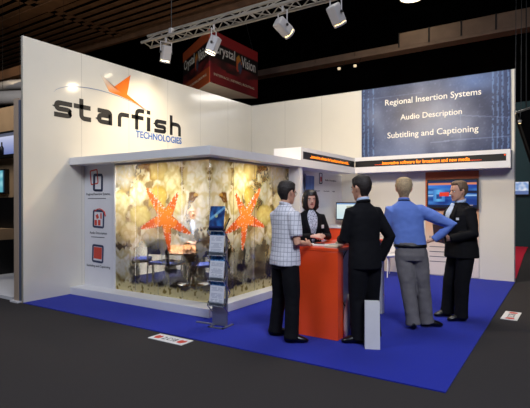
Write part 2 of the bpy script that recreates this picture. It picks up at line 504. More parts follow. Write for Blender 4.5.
# star: an ink gradient from orange to white towards its left tip
bm = BM(); lay = bm.loops.layers.float_color.new('Col')
ctr = (1.84, 3.50)
star = [(1.375, 3.735), (1.655, 3.575), (2.035, 3.875), (1.955, 3.500), (2.424, 3.285), (2.22, 3.355), (2.04, 3.405), (1.80, 3.445), (1.56, 3.475)]
def scol(p): return lin(mix((240, 232, 214), (236, 118, 36), sm(p[0], 1.38, 1.66)))
sub = []
for a, b in zip(star, star[1:] + star[:1]):
    for k in range(6): sub.append((a[0] + (b[0] - a[0]) * k / 6, a[1] + (b[1] - a[1]) * k / 6))
vc = bm.verts.new(W(*ctr, 0.006)); vs = [bm.verts.new(W(*p, 0.006)) for p in sub]; vb = [bm.verts.new(W(*p, 0.0005)) for p in sub]
cd = {vc: scol(ctr)}
for v, q, p in zip(vs, vb, sub): cd[v] = scol(p); cd[q] = scol(p)
for i in range(len(vs)):
    j = (i + 1) % len(vs)
    bm.faces.new((vc, vs[j], vs[i])); bm.faces.new((vs[i], vs[j], vb[j], vb[i]))
for f in bm.faces:
    for l in f.loops: l[lay] = cd[l.vert]
obj('star', bm, M['printstar'], t, label='orange star with a fading left tip')
arc = [(.50, 3.255), (.533, 3.296), (.60, 3.335), (.708, 3.38), (.90, 3.42), (1.131, 3.445), (1.35, 3.452), (1.513, 3.447), (1.78, 3.425), (2.04, 3.385), (2.24, 3.335), (2.44, 3.268)]
bm = BM()
up = [(a, b + 0.009 * (1 - abs(i / 11 * 2 - 1)) + 0.003) for i, (a, b) in enumerate(arc)]
flat(bm, [W(*p) for p in arc] + [W(*p) for p in up[::-1]], (1, 0, 0), 0.004)
obj('arc', bm, M['inkarc'], t, label='thin pale blue arc')

# ------------------------------------------------------------------ glazed meeting booth
G = thing('meeting_booth', 'glazed meeting booth printed with starfish and coral, under a flat white canopy at left wall', 'booth', (1.5, 1.0, 0))
def L(x, y, z): return (x - 1.5, y - 1.0, z)
def bl(x0, x1, y0, y1, z0, z1): return bx(x0 - 1.5, x1 - 1.5, y0 - 1.0, y1 - 1.0, z0, z1)
obj('plinth', bl(0.004, 2.95, 0.77, 3.29, 0.01, 0.13), M['white'], G, bevel=0.006)
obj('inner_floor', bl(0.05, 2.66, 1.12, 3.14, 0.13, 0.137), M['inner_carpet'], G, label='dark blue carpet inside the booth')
bm = bl(0.004, 2.97, 0.77, 3.29, 2.12, 2.235); box(bm, 2.38 - 1.5, 2.97 - 1.5, 3.29 - 1.0, 5.66 - 1.0, 2.12, 2.235)
obj('canopy', bm, M['white'], G)
obj('end_panel', bl(0.004, 0.755, 1.05, 1.10, 0.13, 2.12), M['white_matt'], G)
obj('post', bl(0.755, 0.79, 1.03, 1.10, 0.13, 2.12), M['white'], G)
obj('rear_panel', bl(0.004, 2.70, 3.22, 3.28, 0.13, 2.12), M['white_matt'], G)
obj('fin', bl(2.66, 2.95, 3.20, 3.29, 0.13, 2.12), M['white'], G, label='white end fin under the canopy')
obj('rail', bl(0.79, 2.74, 1.035, 1.075, 2.09, 2.12), M['grey_frame'], G)
obj('rail', bl(2.70, 2.745, 1.035, 3.2, 2.09, 2.12), M['grey_frame'], G)

BLOBS = [(1.78, 1.98, 0.28, 0.28, 176, 168, 150), (1.24, 2.1, 0.19, 0.12, 120, 80, 30), (1.64, 2.2, 0.09, 0.05, 70, 50, 30), (1.07, 1.96, 0.12, 0.12, 150, 110, 40), (1.83, 1.47, 0.21, 0.22, 226, 214, 160), (1.4, 1.65, 0.18, 0.18, 214, 206, 170), (1.37, 1.31, 0.22, 0.18, 206, 190, 110), (0.99, 1.98, 0.18, 0.15, 210, 185, 110), (0.7, 1.83, 0.19, 0.23, 232, 220, 165), (0.99, 1.57, 0.18, 0.21, 200, 170, 70), (0.59, 1.54, 0.15, 0.2, 225, 210, 150), (0.26, 1.88, 0.22, 0.28, 214, 208, 180), (0.14, 1.54, 0.18, 0.28, 216, 208, 182), (1.88, 1.2, 0.21, 0.19, 222, 212, 165), (1.62, 1.05, 0.2, 0.16, 228, 216, 160), (1.79, 0.57, 0.23, 0.24, 225, 222, 205), (1.81, 0.76, 0.19, 0.13, 215, 205, 170), (1.16, 0.97, 0.19, 0.09, 214, 205, 180), (1.93, 0.19, 0.12, 0.13, 205, 195, 150), (0.32, 1.57, 0.08, 0.07, 110, 70, 30), (0.26, 1.59, 0.04, 0.03, 190, 140, 60)]
DARKS = [(1.83, 0.82, 0.23, 0.05, 60, 45, 30), (1.51, 0.43, 0.11, 0.18, 46, 38, 26), (1.38, 0.23, 0.17, 0.09, 40, 35, 25), (0.81, 0.7, 0.06, 0.16, 25, 18, 12), (0.73, 0.54, 0.1, 0.07, 30, 22, 15), (0.36, 0.75, 0.11, 0.11, 45, 30, 18), (0.3, 0.59, 0.09, 0.14, 60, 45, 35), (0.95, 0.26, 0.12, 0.06, 40, 35, 30), (0.08, 0.99, 0.09, 0.12, 90, 70, 45), (0.63, 0.29, 0.14, 0.06, 50, 42, 30)]
SC = (0.83, 1.27)
TIPS = [(1.22, 1.70), (0.60, 1.62), (0.37, 1.07), (0.76, 0.80), (1.34, 1.12)]
def coral(d, z, side=False):
    """the picture printed on the glass: coral heads, dark crevices and one orange starfish; d = distance from the glass corner"""
    n1, n2, n3 = nz(d, z, 7, 3.1), nz(d, z, 19, 8.3), nz(d, z, 2.2, 1.4)
    wx, wz = d + 0.05 * n1 + 0.02 * n2, z + 0.05 * nz(d, z, 7, 11.0) + 0.02 * nz(d, z, 19, 4.4)
    c = mix((158, 136, 86), (228, 220, 186), 0.55 + 1.1 * n3 + 0.6 * n1)
    if n1 + 0.4 * n2 < -0.18: c = mix(c, (104, 78, 30), 0.75)
    if z > 1.6 and d > 1.35: c = mix(c, (92, 82, 66), sm(n2 + 0.6 * n1, 0.0, 0.35))
    al = 0.86 - 0.52 * (1 - sm(z, 0.72, 1.12)) * (1 - sm(d, 1.25, 1.6))
    for (bx_, bz, ra, rb, r, g, b) in BLOBS:
        q = ((wx - bx_) / ra) ** 2 + ((wz - bz) / rb) ** 2
        if q < 1.25:
            k = 1 - sm(q, 0.75, 1.25)
            e = mix((r, g, b), (r * 0.72, g * 0.66, b * 0.42), 0.55 * sm(q, 0.35, 1.0) + 0.4 * max(0, n2 - 0.2))
            c = mix(c, e, k); al = al + (0.9 - al) * k
    pv = noise.voronoi(Vector((wx * 13, wz * 13, 0.2)))[0][0]
    c = mix(c, (180, 150, 76), 0.45 * sm(pv, 0.42, 0.85)); c = mix(c, (246, 240, 216), 0.35 * (1 - sm(pv, 0.0, 0.35)))
    for (bx_, bz, ra, rb, r, g, b) in DARKS:
        q = ((wx + 0.05 * n1 - bx_) / ra) ** 2 + ((wz + 0.06 * n2 - bz) / rb) ** 2
        k = (1 - sm(q, 0.3, 1.5)) * 0.92
        if k > 0: c = mix(c, (r, g, b), k); al = al + (0.95 - al) * k
    edge = 0.27 + 0.05 * n1 + 0.03 * n2
    if z < edge + 0.04:
        k = 1 - sm(z, edge - 0.03, edge + 0.04)
        c = mix(c, mix((236, 222, 164), (150, 128, 60), sm(n2 + 0.5 * n1, 0.22, 0.45)), k); al = al + (0.92 - al) * k
    # thinner ink where the room shows through
    hole = math.hypot((d - 1.22) / 0.32, (z - 1.75) / 0.36) if side else math.hypot((d - 0.36) / 0.24, (z - 1.2) / 0.32)
    if hole < 1.2: al *= 1 - 0.42 * (1 - sm(hole, 0.7, 1.2))
    # starfish
    best = 9; ta = 0
    for (tx, tz) in TIPS:
        vx, vz = tx - SC[0], tz - SC[1]; l2 = vx * vx + vz * vz
        k = max(0, min(1, ((d - SC[0]) * vx + (z - SC[1]) * vz) / l2))
        ds = math.hypot(d - SC[0] - vx * k, z - SC[1] - vz * k)
        w = 0.084 * (1 - k) ** 0.8 + 0.022
        if ds / w < best: best = ds / w; ta = k
    if best < 1:
        c = (230, 128, 36) if best < 0.86 else (168, 62, 16); al = 0.97
        cell = noise.voronoi(Vector((d * 30, z * 30, 0.5)))[0][0]
        if cell < 0.13 + 0.10 * ta + 0.16 * sm(best, 0.35, 0.75): c = (246, 226, 206)
        elif ta > 0.45: c = mix(c, (212, 76, 28), 0.6)
    return (c[0], c[1], c[2], max(0.04, min(0.97, al)))

ED = [0.79, 1.25, 1.74, 2.22, 2.73]
for x0, x1 in zip(ED, ED[1:]):
    g = obj('glass_pane', bl(x0 + 0.003, x1 - 0.003, 1.052, 1.062, 0.13, 2.10), M['glass'], G)
    painted('film', L(x0 + 0.003, 1.050, 0.13), (1, 0, 0), (0, 0, 1), x1 - x0 - 0.006, 1.97, 46, 180,
            lambda u, v, a=x0, b=x1: coral(2.73 - (a + (b - a) * u), 0.13 + 1.97 * v), M['film'], g, t=0.0, back=False)
ED2 = [1.05, 1.59, 2.13, 2.67, 3.20]
for y0, y1 in zip(ED2, ED2[1:]):
    g = obj('glass_pane', bl(2.718, 2.728, y0 + 0.003, y1 - 0.003, 0.13, 2.10), M['glass'], G)
    painted('film', L(2.730, y0 + 0.003, 0.13), (0, 1, 0), (0, 0, 1), y1 - y0 - 0.006, 1.97, 48, 180,
            lambda u, v, a=y0, b=y1: coral(a + (b - a) * u - 1.05, 0.13 + 1.97 * v, True), M['film'], g, t=0.0, back=False)

# printed icons and captions on the end panel (children of the booth: they are ink on it)
def rrect(bm, cx, cz, w, h, r, th, rot, org, xd, zd, nrm, t=0.003):
    xd, zd, nrm, org = Vector(xd), Vector(zd), Vector(nrm), Vector(org)
    def loop(w, h, r):
        o = []
        for sx, sz, a0 in ((1, 1, 0), (-1, 1, 90), (-1, -1, 180), (1, -1, 270)):
            for k in range(5):
                a = math.radians(a0 + k * 22.5)
                o.append((sx * (w / 2 - r) + r * math.cos(a), sz * (h / 2 - r) + r * math.sin(a)))
        return o
    cr, sr = math.cos(rot), math.sin(rot)
    def P(p, off):
        x, z = p[0] * cr - p[1] * sr + cx, p[0] * sr + p[1] * cr + cz
        return org + xd * x + zd * z + nrm * off
    A, B = loop(w, h, r), loop(w - 2 * th, h - 2 * th, max(0.004, r - th))
    va, vb = [bm.verts.new(P(p, t)) for p in A], [bm.verts.new(P(p, t)) for p in B]
    ua, ub = [bm.verts.new(P(p, 0)) for p in A], [bm.verts.new(P(p, 0)) for p in B]
    n = len(A)
    for i in range(n):
        j = (i + 1) % n
        for q in ((va[i], va[j], vb[j], vb[i]), (ua[i], va[i], va[j], ua[j]), (ub[i], ub[j], vb[j], vb[i])): bm.faces.new(q)
    return bm
O = L(0, 1.0495, 0)
def ic(bm, *a): return rrect(bm, *a, O, (1, 0, 0), (0, 0, 1), (0, -1, 0))
def bar(bm, x0, x1, z0, z1, rot=0): 
    pts = [(x0, z0), (x1, z0), (x1, z1), (x0, z1)]; cx, cz = (x0 + x1) / 2, (z0 + z1) / 2
    return flat(bm, [Vector(O) + Vector((cx + (x - cx) * math.cos(rot) - (z - cz) * math.sin(rot), 0, cz + (x - cx) * math.sin(rot) + (z - cz) * math.cos(rot))) for x, z in pts], (0, -1, 0), 0.003)
obj('icon', ic(BM(), 0.26, 1.925, 0.20, 0.25, 0.03, 0.022, 0.12), M['inkred'], G, label='red tilted outline icon')
obj('icon', ic(ic(BM(), 0.355, 1.835, 0.24, 0.29, 0.04, 0.035, -0.03), 0.375, 1.82, 0.22, 0.27, 0.03, 0.02, -0.03), M['inknavy'], G, label='navy outline icon overlapping the red one')
obj('icon', ic(BM(), 0.37, 1.235, 0.29, 0.30, 0.04, 0.035, -0.04), M['inknavy'], G, label='navy outline icon under a red arc')
bm = BM()
tube(bm, [Vector(O) + Vector((0.28 + 0.24 * k / 8, -0.003, 1.33 + 0.07 * math.sin(PI * (0.15 + 0.75 * k / 8)))) for k in range(9)], 0.009, 6)
tube(bm, [Vector(O) + Vector((0.52, -0.003, 1.36)), Vector(O) + Vector((0.55, -0.003, 1.28))], 0.011, 6)
bar(bm, 0.27, 0.33, 1.13, 1.22); bar(bm, 0.36, 0.42, 1.13, 1.22); bar(bm, 0.31, 0.37, 1.24, 1.31, 0.5); bar(bm, 0.42, 0.45, 1.24, 1.33)
obj('icon', bm, M['inkred'], G, label='red arc and figures inside the middle icon')
obj('icon', ic(BM(), 0.35, 0.665, 0.29, 0.30, 0.04, 0.035, -0.04), M['inknavy'], G, label='navy outline icon around a red square')
obj('icon', bar(BM(), 0.25, 0.45, 0.58, 0.77, -0.04), M['inkred'], G, label='red square inside the lowest icon')
for s, z, x0, w in (('Regional Insertion Systems', 1.615, 0.06, 0.60), ('Audio Description', 0.975, 0.14, 0.44), ('Subtitling and Captioning', 0.43, 0.06, 0.60)):
    text('caption', s, L(x0, 1.0495, z), (1, 0, 0), (0, 0, 1), w, 0.05, M['ink'], G, t=0.002)
for z, x0, w in ((1.565, 0.10, 0.46), (0.93, 0.18, 0.34)):
    obj('caption_line', bar(BM(), x0, x0 + w, z, z + 0.012), M['inkgrey'], G)

# ------------------------------------------------------------------ ticker signs
t = thing('led_ticker', 'white box ticker with amber running text standing on canopy beside the booth', 'sign', (2.97, 3.2, 2.235), PI / 2)
# local: x along the face, -y out of the face
bm = BM(); box(bm, 0, 2.44, 0.025, 0.55, 0, 0.225); box(bm, 0, 2.44, 0, 0.025, 0, 0.022); box(bm, 0, 2.44, 0, 0.025, 0.155, 0.225); box(bm, 0, 0.075, 0, 0.025, 0.022, 0.155)
obj('housing', bm, M['white'], t)
obj('display', bx(0.075, 2.44, 0.012, 0.025, 0.022, 0.155), M['black'], t)
text('running_text', '...innovative software for broadcast and new media...', (0.36, 0.011, 0.062), (1, 0, 0), (0, 0, 1), 1.78, 0.062, M['led'], t, bold=0.012, t=0.001)
t = thing('led_ticker', 'long white framed ticker with amber running text across the back wall under the blue panel', 'sign', (2.97, 5.64, 2.135))
bm = BM(); box(bm, 0.0, 2.985, 0.03, 0.355, 0, 0.335); box(bm, 0, 2.985, 0, 0.03, 0, 0.125); box(bm, 0, 2.985, 0, 0.03, 0.255, 0.335); box(bm, 2.915, 2.985, 0, 0.03, 0.125, 0.255)
obj('housing', bm, M['white'], t)
obj('display', bx(0.0, 2.915, 0.016, 0.03, 0.125, 0.255), M['black'], t)
text('running_text', 'innovative software for broadcast and new media', (0.60, 0.015, 0.155), (1, 0, 0), (0, 0, 1), 1.70, 0.072, M['led'], t, bold=0.014, t=0.001)
text('leading_dots', '........', (0.44, 0.015, 0.155), (1, 0, 0), (0, 0, 1), 0.15, 0.014, M['ledred'], t, t=0.001)
text('trailing_dots', '..........', (2.31, 0.015, 0.155), (1, 0, 0), (0, 0, 1), 0.19, 0.014, M['ledred'], t, t=0.001)
obj('indicator', bx(2.88, 2.905, 0.012, 0.016, 0.225, 0.245), M['ledred'], t)

# ------------------------------------------------------------------ blue graphic on the back wall
def bluepic(u, v):
    x, z = u * 2.94, v * 1.53
    n = nz(x, z, 1.3, 5.2); n2 = nz(x, z, 5, 2.2); n3 = nz(x * 1, z, 24, 7.7)
    c = mix((44, 54, 86), (112, 122, 150), 0.40 + 0.9 * n + 0.25 * n2)
    c = mix(c, (134, 148, 184), 0.5 * max(0, 1 - math.hypot(u - 0.25, v - 0.05) / 0.33))
    c = mix(c, (104, 140, 206), 0.55 * max(0, 1 - math.hypot(u - 0.78, v - 0.92) / 0.22))
    c = mix(c, (34, 46, 86), 0.55 * sm(abs(u - 0.5), 0.38, 0.5))
    for uc in (0.02, 0.055, 0.09, 0.895, 0.925, 0.955, 0.985):
        if abs(u - uc) < 0.006 and nz(u * 60, z, 16, uc * 50) > -0.1: c = mix(c, (132, 172, 226), 0.5)
    if abs(v - (0.52 - 0.28 * (u - 0.6))) < 0.006 and u > 0.55: c = mix(c, (150, 170, 214), 0.35)
    if abs(v - (0.16 + 0.02 * u)) < 0.006 and u > 0.5: c = mix(c, (150, 170, 214), 0.4)
    if abs(u - 0.70) < 0.004 and 0.2 < v < 0.6: c = mix(c, (150, 170, 214), 0.3)
    if abs(v - 0.86) < 0.005 and u < 0.45: c = mix(c, (150, 170, 214), 0.25)
    return mix(c, (160, 176, 214), max(0, n3 - 0.25) * 0.5)
t = thing('graphic_panel', 'large blue printed panel with three lines of white lettering on the back wall', 'sign', (2.99, 5.985, 2.475))
painted('board', (0, 0, 0), (1, 0, 0), (0, 0, 1), 2.94, 1.52, 180, 90, bluepic, M['print'], t, t=0.010)
for s, x0, w, z, h in (('Regional Insertion Systems', 0.535, 1.90, 1.075, 0.165), ('Audio Description', 0.865, 1.22, 0.735, 0.155), ('Subtitling and Captioning', 0.585, 1.80, 0.365, 0.165)):
    text('lettering', s, (x0, -0.0105, z), (1, 0, 0), (0, 0, 1), w, h, M['letter_white'], t, bold=0.008, t=0.003)

# ------------------------------------------------------------------ orange-topped poster and television on the back wall
def poster(u, v):
    if v > 0.62: return (196, 96, 50)
    c = mix((226, 214, 206), (224, 170, 128), sm(v, 0.15, 0.6))
    return c
t = thing('poster', 'tall poster with orange head fading to pale peach, behind the television on back wall', 'poster', (4.37, 5.988, 0.03))
painted('board', (0, 0, 0), (1, 0, 0), (0, 0, 1), 1.01, 2.09, 4, 60, poster, M['printmatt'], t, t=0.008)
text('lettering', 'Key Benefits', (0.08, -0.0085, 0.72), (1, 0, 0), (0, 0, 1), 0.36, 0.07, M['inkgrey'], t, t=0.002)
for k in range(4):
    obj('text_line', bx(0.08, 0.55 - 0.07 * (k % 2), -0.0095, -0.008, 0.56 - 0.1 * k, 0.575 - 0.1 * k), M['inkgrey'], t)

def tvpic(u, v):
    c = mix((16, 52, 128), (66, 132, 206), 0.5 + 0.9 * nz(u * 2, v * 4, 1.6, 2.0))
    if v > 0.9: c = (20, 40, 84)
    elif v > 0.84: c = (214, 130, 96)
    elif v > 0.72: c = mix((56, 130, 220), (20, 60, 150), u)
    elif 0.50 < v < 0.62: c = mix((90, 160, 226), (12, 22, 58), u * 1.2)
    elif 0.42 < v < 0.47: c = (150, 190, 230)
    if u < 0.36 and 0.2 < v < 0.66 and u > 0.1: c = mix((96, 176, 230), (40, 96, 180), abs(u - 0.22) * 6)
    if 0.17 < u < 0.3 and 0.32 < v < 0.5: c = (34, 66, 130)
    if 0.24 < u < 0.44 and 0.42 < v < 0.56: c = (224, 60, 40)
    if v < 0.08: c = (10, 24, 62)
    if 0.72 < u < 0.92 and 0.06 < v < 0.10: c = (190, 170, 160)
    return c
t = thing('television', 'black flat television showing blue graphics, on the orange poster behind the man in black suit', 'television', (4.42, 5.955, 1.37))
obj('case', bx(0, 0.96, -0.055, 0.012, 0, 0.595), M['black'], t, bevel=0.006)
painted('screen', (0.025, -0.0555, 0.035), (1, 0, 0), (0, 0, 1), 0.91, 0.53, 60, 40, tvpic, M['screen'], t, t=0.002)
obj('bracket', bx(0.3, 0.66, 0.012, 0.024, 0.15, 0.45), M['black'], t)

# ------------------------------------------------------------------ storage wall print and roller banner
t = thing('wall_print', 'small icon with caption lines printed on inner white wall beside the blue banner', 'sign', (2.501, 5.1, 1.9))
def ZP(y, z): return (0, y - 5.1, z - 1.9)
bm = BM(); rrect(bm, 4.92 - 5.1, 0.11, 0.15, 0.24, 0.03, 0.024, 0, (0, 0, 0), (0, 1, 0), (0, 0, 1), (1, 0, 0)); obj('icon', bm, M['inknavy'], t)
bm = BM(); flat(bm, [ZP(4.90, 1.94), ZP(4.96, 1.94), ZP(4.96, 2.04), ZP(4.90, 2.04)], (1, 0, 0), 0.003); obj('icon_figure', bm, M['inkred'], t)
text('caption', 'Audio Description', ZP(5.13, 1.95), (0, 1, 0), (0, 0, 1), 0.56, 0.05, M['inkgrey'], t, t=0.002)
for a, b in ((4.66, 4.88), (5.06, 5.34), (5.5, 5.62)):
    text('small_caption', 'Description', ZP(a, 1.725), (0, 1, 0), (0, 0, 1), b - a, 0.032, M['inkgrey'], t, t=0.002)

def banner(u, v):
    c = mix((46, 88, 156), (92, 140, 200), 0.5 + 0.5 * nz(u * 3, v * 2, 2.5, 9.0))
    if abs((u * 7) % 1 - 0.5) < 0.14: c = mix(c, (28, 62, 128), 0.6)
    return c
t = thing('roller_banner', 'narrow striped blue banner on a stand against the inner white wall', 'banner', (2.56, 4.32, 0.01))
obj('base', bx(-0.05, 0.09, -0.2, 0.2, 0, 0.09), M['metal'], t, bevel=0.01)
painted('sheet', (0.0, -0.18, 0.09), (0, 1, 0), (0, 0, 1), 0.36, 1.93, 28, 40, banner, M['printmatt'], t, t=0.004)
obj('top_rail', bx(-0.008, 0.014, -0.185, 0.185, 2.02, 2.05), M['white'], t)
obj('pole', tube(BM(), [(-0.02, 0, 0.09), (-0.02, 0, 2.03)], 0.008), M['metal'], t)
# ------------------------------------------------------------------ reception counter
t = thing('reception_counter', 'tall orange fronted reception counter with white side, people gathered around it', 'counter', (4.47, 0.77, 0.01))
obj('end_panel', bx(-0.27, 0.27, 0.0, 0.15, 0, 0.955), M['orange'], t, bevel=0.004, label='orange front panel')
obj('body', bx(-0.21, 0.235, 0.15, 1.44, 0.0, 0.955), M['white'], t, label='white body')
obj('end_panel', bx(-0.27, 0.27, 1.44, 1.52, 0, 0.955), M['white'], t, label='white far end panel')
obj('worktop', bx(-0.275, 0.275, -0.004, 1.53, 0.956, 0.992), M['orange'], t, bevel=0.004, label='orange top')
bm = BM()
cp = [(0.2355, 0.42 + 0.30 * math.cos(a), 0.62 + 0.34 * math.sin(a)) for a in [math.radians(100 + 160 * k / 20) for k in range(21)]]
tube(bm, cp, [0.004 + 0.010 * math.sin(PI * k / 20) for k in range(21)], 6)
obj('arc_print', bm, M['ink'], t, label='black printed arc on the white side')

# things on the counter
t2 = tag(obj('notepad', bx(-0.15, 0.15, -0.11, 0.11, 0, 0.012), M['paper']), 'white paper pad on orange counter top in front of the woman', 'notepad')
t2.location = (4.40, 1.02, 1.003); t2.rotation_euler = (0, 0, 0.12)
t2 = tag(obj('pen', tube(BM(), [(-0.07, 0, 0), (0.06, 0, 0), (0.07, 0, 0)], [0.005, 0.005, 0.001]), M['black']), 'thin black pen lying on the white pad on the counter', 'pen'); t2.location = (4.39, 1.04, 1.021)
pl = [('topmost cream leaflet of the fan on the right end of counter', 4.60, 1.22, 0.3, 'cream_paper'), ('white leaflet half under the cream ones on the counter', 4.585, 1.14, -0.35, 'paper'),
      ('cream leaflet nearest the orange front edge of the counter', 4.635, 0.90, 0.12, 'cream_paper'), ('white leaflet furthest back on the counter, by the man in black', 4.60, 1.36, 0.8, 'paper')]
for i, (lab, x, y, a, m) in enumerate(pl):
    bm = BM()
    for k in range(5): box(bm, -0.075 + 0.002 * k, 0.075 + 0.001 * k, -0.105, 0.105 - 0.003 * k, 0.004 * k, 0.004 * k + 0.003)
    o = tag(obj('leaflet', bm, M[m]), lab, 'leaflet', 'leaflets on the reception counter')
    o.location = (x, y, 1.003 + (0.022 if i in (0,) else 0.0)); o.rotation_euler = (0, 0, a)

# second counter in the back corner with a monitor
t = thing('corner_counter', 'small orange counter in the back corner carrying a computer monitor', 'counter', (2.90, 5.12, 0.01))
obj('body', bx(-0.36, 0.36, 0.0, 0.46, 0, 0.95), M['orange'], t, bevel=0.004)
obj('worktop', bx(-0.38, 0.38, -0.02, 0.48, 0.951, 0.985), M['white'], t, bevel=0.004, label='white top')
t = thing('monitor', 'black computer monitor with a lit pale desktop, on the corner counter', 'monitor', (2.93, 5.36, 0.996), -0.12)
def deskpic(u, v):
    c = mix((196, 220, 226), (226, 236, 232), v)
    if 0.45 < u < 0.9 and 0.3 < v < 0.85: c = mix((120, 128, 110), (206, 206, 180), 0.5 + nz(u * 9, v * 9, 2.0, 3.0))
    if v > 0.93: c = (110, 150, 200)
    return c
obj('base', bx(-0.12, 0.12, -0.08, 0.08, 0, 0.015), M['black'], t, bevel=0.004)
obj('neck', bx(-0.03, 0.03, 0.01, 0.03, 0.015, 0.2), M['black'], t)
obj('case', bx(-0.29, 0.29, -0.02, 0.01, 0.13, 0.51), M['black'], t, bevel=0.005)
painted('screen', (-0.268, -0.021, 0.155), (1, 0, 0), (0, 0, 1), 0.536, 0.335, 30, 20, deskpic, M['screen'], t, t=0.002)
o = tag(obj('paper_stack', bx(-0.1, 0.1, -0.07, 0.07, 0, 0.03), M['paper']), 'low stack of white paper on the corner counter before the monitor', 'paper'); o.location = (2.70, 5.18, 0.997)

# bags
t = thing('paper_bag', 'tall narrow white paper bag standing on blue carpet beside the man in black suit', 'bag', (5.125, 0.76, 0.011), 0.42)
def bag(w, d, h, taper):
    bm = BM(); th = 0.004
    o0 = [(-w / 2, -d / 2, 0), (w / 2, -d / 2, 0), (w / 2, d / 2, 0), (-w / 2, d / 2, 0)]
    o1 = [(-w / 2 * 0.98, -d / 2 * taper, h), (w / 2 * 0.98, -d / 2 * taper, h), (w / 2 * 0.98, d / 2 * taper, h), (-w / 2 * 0.98, d / 2 * taper, h)]
    a = [bm.verts.new(p) for p in o0]; b = [bm.verts.new(p) for p in o1]
    c = [bm.verts.new((p[0] * 0.95, p[1] * 0.9, p[2])) for p in o1]; e = [bm.verts.new((p[0] * 0.95, p[1] * 0.9, 0.006)) for p in o0]
    bm.faces.new(a[::-1]); bm.faces.new(e)
    for i in range(4):
        j = (i + 1) % 4
        bm.faces.new((a[i], a[j], b[j], b[i])); bm.faces.new((b[i], b[j], c[j], c[i])); bm.faces.new((c[i], c[j], e[j], e[i]))
    return bm
obj('body', bag(0.15, 0.13, 0.475, 0.66), M['paper'], t)
t = thing('carrier_bag', 'white carrier bag with black letter and arc leaning on the counter side behind black trousers', 'bag', (4.775, 1.03, 0.011))
bm = BM(); zloft(bm, [(0, 0, 0, 0.035, 0.13), (0.12, 0, 0, 0.042, 0.14), (0.28, 0, 0.0, 0.036, 0.13), (0.40, 0, 0.01, 0.022, 0.10), (0.47, 0, 0.0, 0.008, 0.09)], 20, pw=3)
obj('body', bm, M['paper'], t, smooth=True)
text('lettering', 'E', (0.045, -0.07, 0.25), (0, 1, -0.25), (0, 0.25, 1), 0.05, 0.075, M['ink'], t, bold=0.02, t=0.004)
obj('arc_print', tube(BM(), [(0.041, -0.10 + 0.19 * k / 8, 0.16 - 0.06 * math.sin(PI * k / 8)) for k in range(9)], 0.005, 6), M['ink'], t)

# white shell chair far back
t = thing('shell_chair', 'white shell chair far back against the back wall, glimpsed left of the blue shirt', 'chair', (3.78, 5.40, 0.016), 2.6)
bm = BM(); zloft(bm, [(0.38, 0, 0, 0.12, 0.12), (0.40, 0, 0, 0.20, 0.18), (0.43, 0, 0, 0.215, 0.20), (0.44, 0, 0, 0.20, 0.185)], 24, pw=2.6)
obj('seat', bm, M['white'], t, smooth=True)
bm = BM(); rows = []
for j in range(6):
    z = 0.43 + 0.07 * j; row = []
    for side in (0, 1):
        for i in range(11):
            a = math.radians(200 + 140 * i / 10); rr_ = 0.21 - 0.012 * side
            row.append(bm.verts.new((rr_ * math.cos(a) * (1.03 - 0.03 * j), rr_ * 0.95 * math.sin(a) - 0.012 * j, z)))
    rows.append(row[:11] + row[11:][::-1])
connect(bm, rows)
obj('backrest', bm, M['white'], t, smooth=True)
for sx in (-1, 1):
    for sy in (-1, 1): obj('leg', tube(BM(), [(sx * 0.10, sy * 0.10, 0.39), (sx * 0.20, sy * 0.20, 0.0)], [0.014, 0.010]), M['white'], t)

# ------------------------------------------------------------------ literature stand with brochures
LX, LY = 3.30, 0.54
t = thing('literature_stand', 'tall folding metal brochure stand before the corner of the glazed booth', 'stand', (LX, LY, 0.011), 0.10)
bm = BM()
box(bm, -0.10, 0.12, -0.10, -0.07, 0, 0.012); box(bm, -0.10, -0.07, -0.10, 0.14, 0, 0.012); box(bm, 0.09, 0.12, -0.10, 0.14, 0, 0.012)
obj('foot', bm, M['metal'], t)
obj('foot', bx(-0.36, -0.07, 0.02, 0.06, 0, 0.012), M['metal'], t)
obj('panel', bx(-0.075, 0.095, 0.005, 0.02, 0.012, 0.34), M['metal'], t, label='grey metal lower panel')
obj('post', bx(-0.10, -0.07, 0.0, 0.03, 0.012, 1.12), M['metal'], t)
obj('post', bx(0.09, 0.105, 0.0, 0.03, 0.012, 1.12), M['metal'], t)
ZT = [0.26, 0.555, 0.86, 1.15]
for k, z in enumerate(ZT):
    bm = BM()
    box(bm, -0.115, 0.115, -0.075, 0.0, z - 0.006, z)
    box(bm, -0.115, 0.115, -0.078, -0.074, z, z + 0.05)
    tr = obj('tray', bm, M['acrylic'], t)
    obj('tray_rim', tube(BM(), [(-0.117, 0.0, z), (-0.117, -0.076, z), (0.117, -0.076, z), (0.117, 0.0, z)], 0.004, 6), M['metal'], tr)
for s in (-1, 1):
    zz = []
    for z in ZT: zz += [(s * 0.117, -0.078, z), (s * 0.117, 0.06, z + 0.15)]
    zz = [(s * 0.117, 0.05, 0.14)] + zz
    obj('zigzag_rail', tube(BM(), zz, 0.007, 6), M['chrome'], t)
def cover(seed, blue):
    def f(u, v):
        if blue:
            c = mix((14, 40, 96), (40, 112, 184), 0.5 + 1.0 * nz(u * 1.2, v * 1.6, 3.5, seed))
            if math.hypot(u - 0.45, (v - 0.62) * 1.4) < 0.11: c = (196, 206, 140)
            if abs(v - 0.45 - 0.5 * u) < 0.06: c = mix(c, (150, 210, 240), 0.7)
            if v < 0.2: c = (24, 46, 110)
            return c
        if v > 0.80:
            c = mix((30, 90, 168), (120, 190, 236), 0.5 + 1.2 * nz(u * 3, v * 3, 3, seed)); return c
        c = (220, 222, 228)
        if 0.1 < u < 0.9 and (v * 17) % 1 < 0.38 and v < 0.72 and nz(u * 3, math.floor(v * 17), 3, seed) > -0.3: c = (168, 172, 188)
        return c
    return f
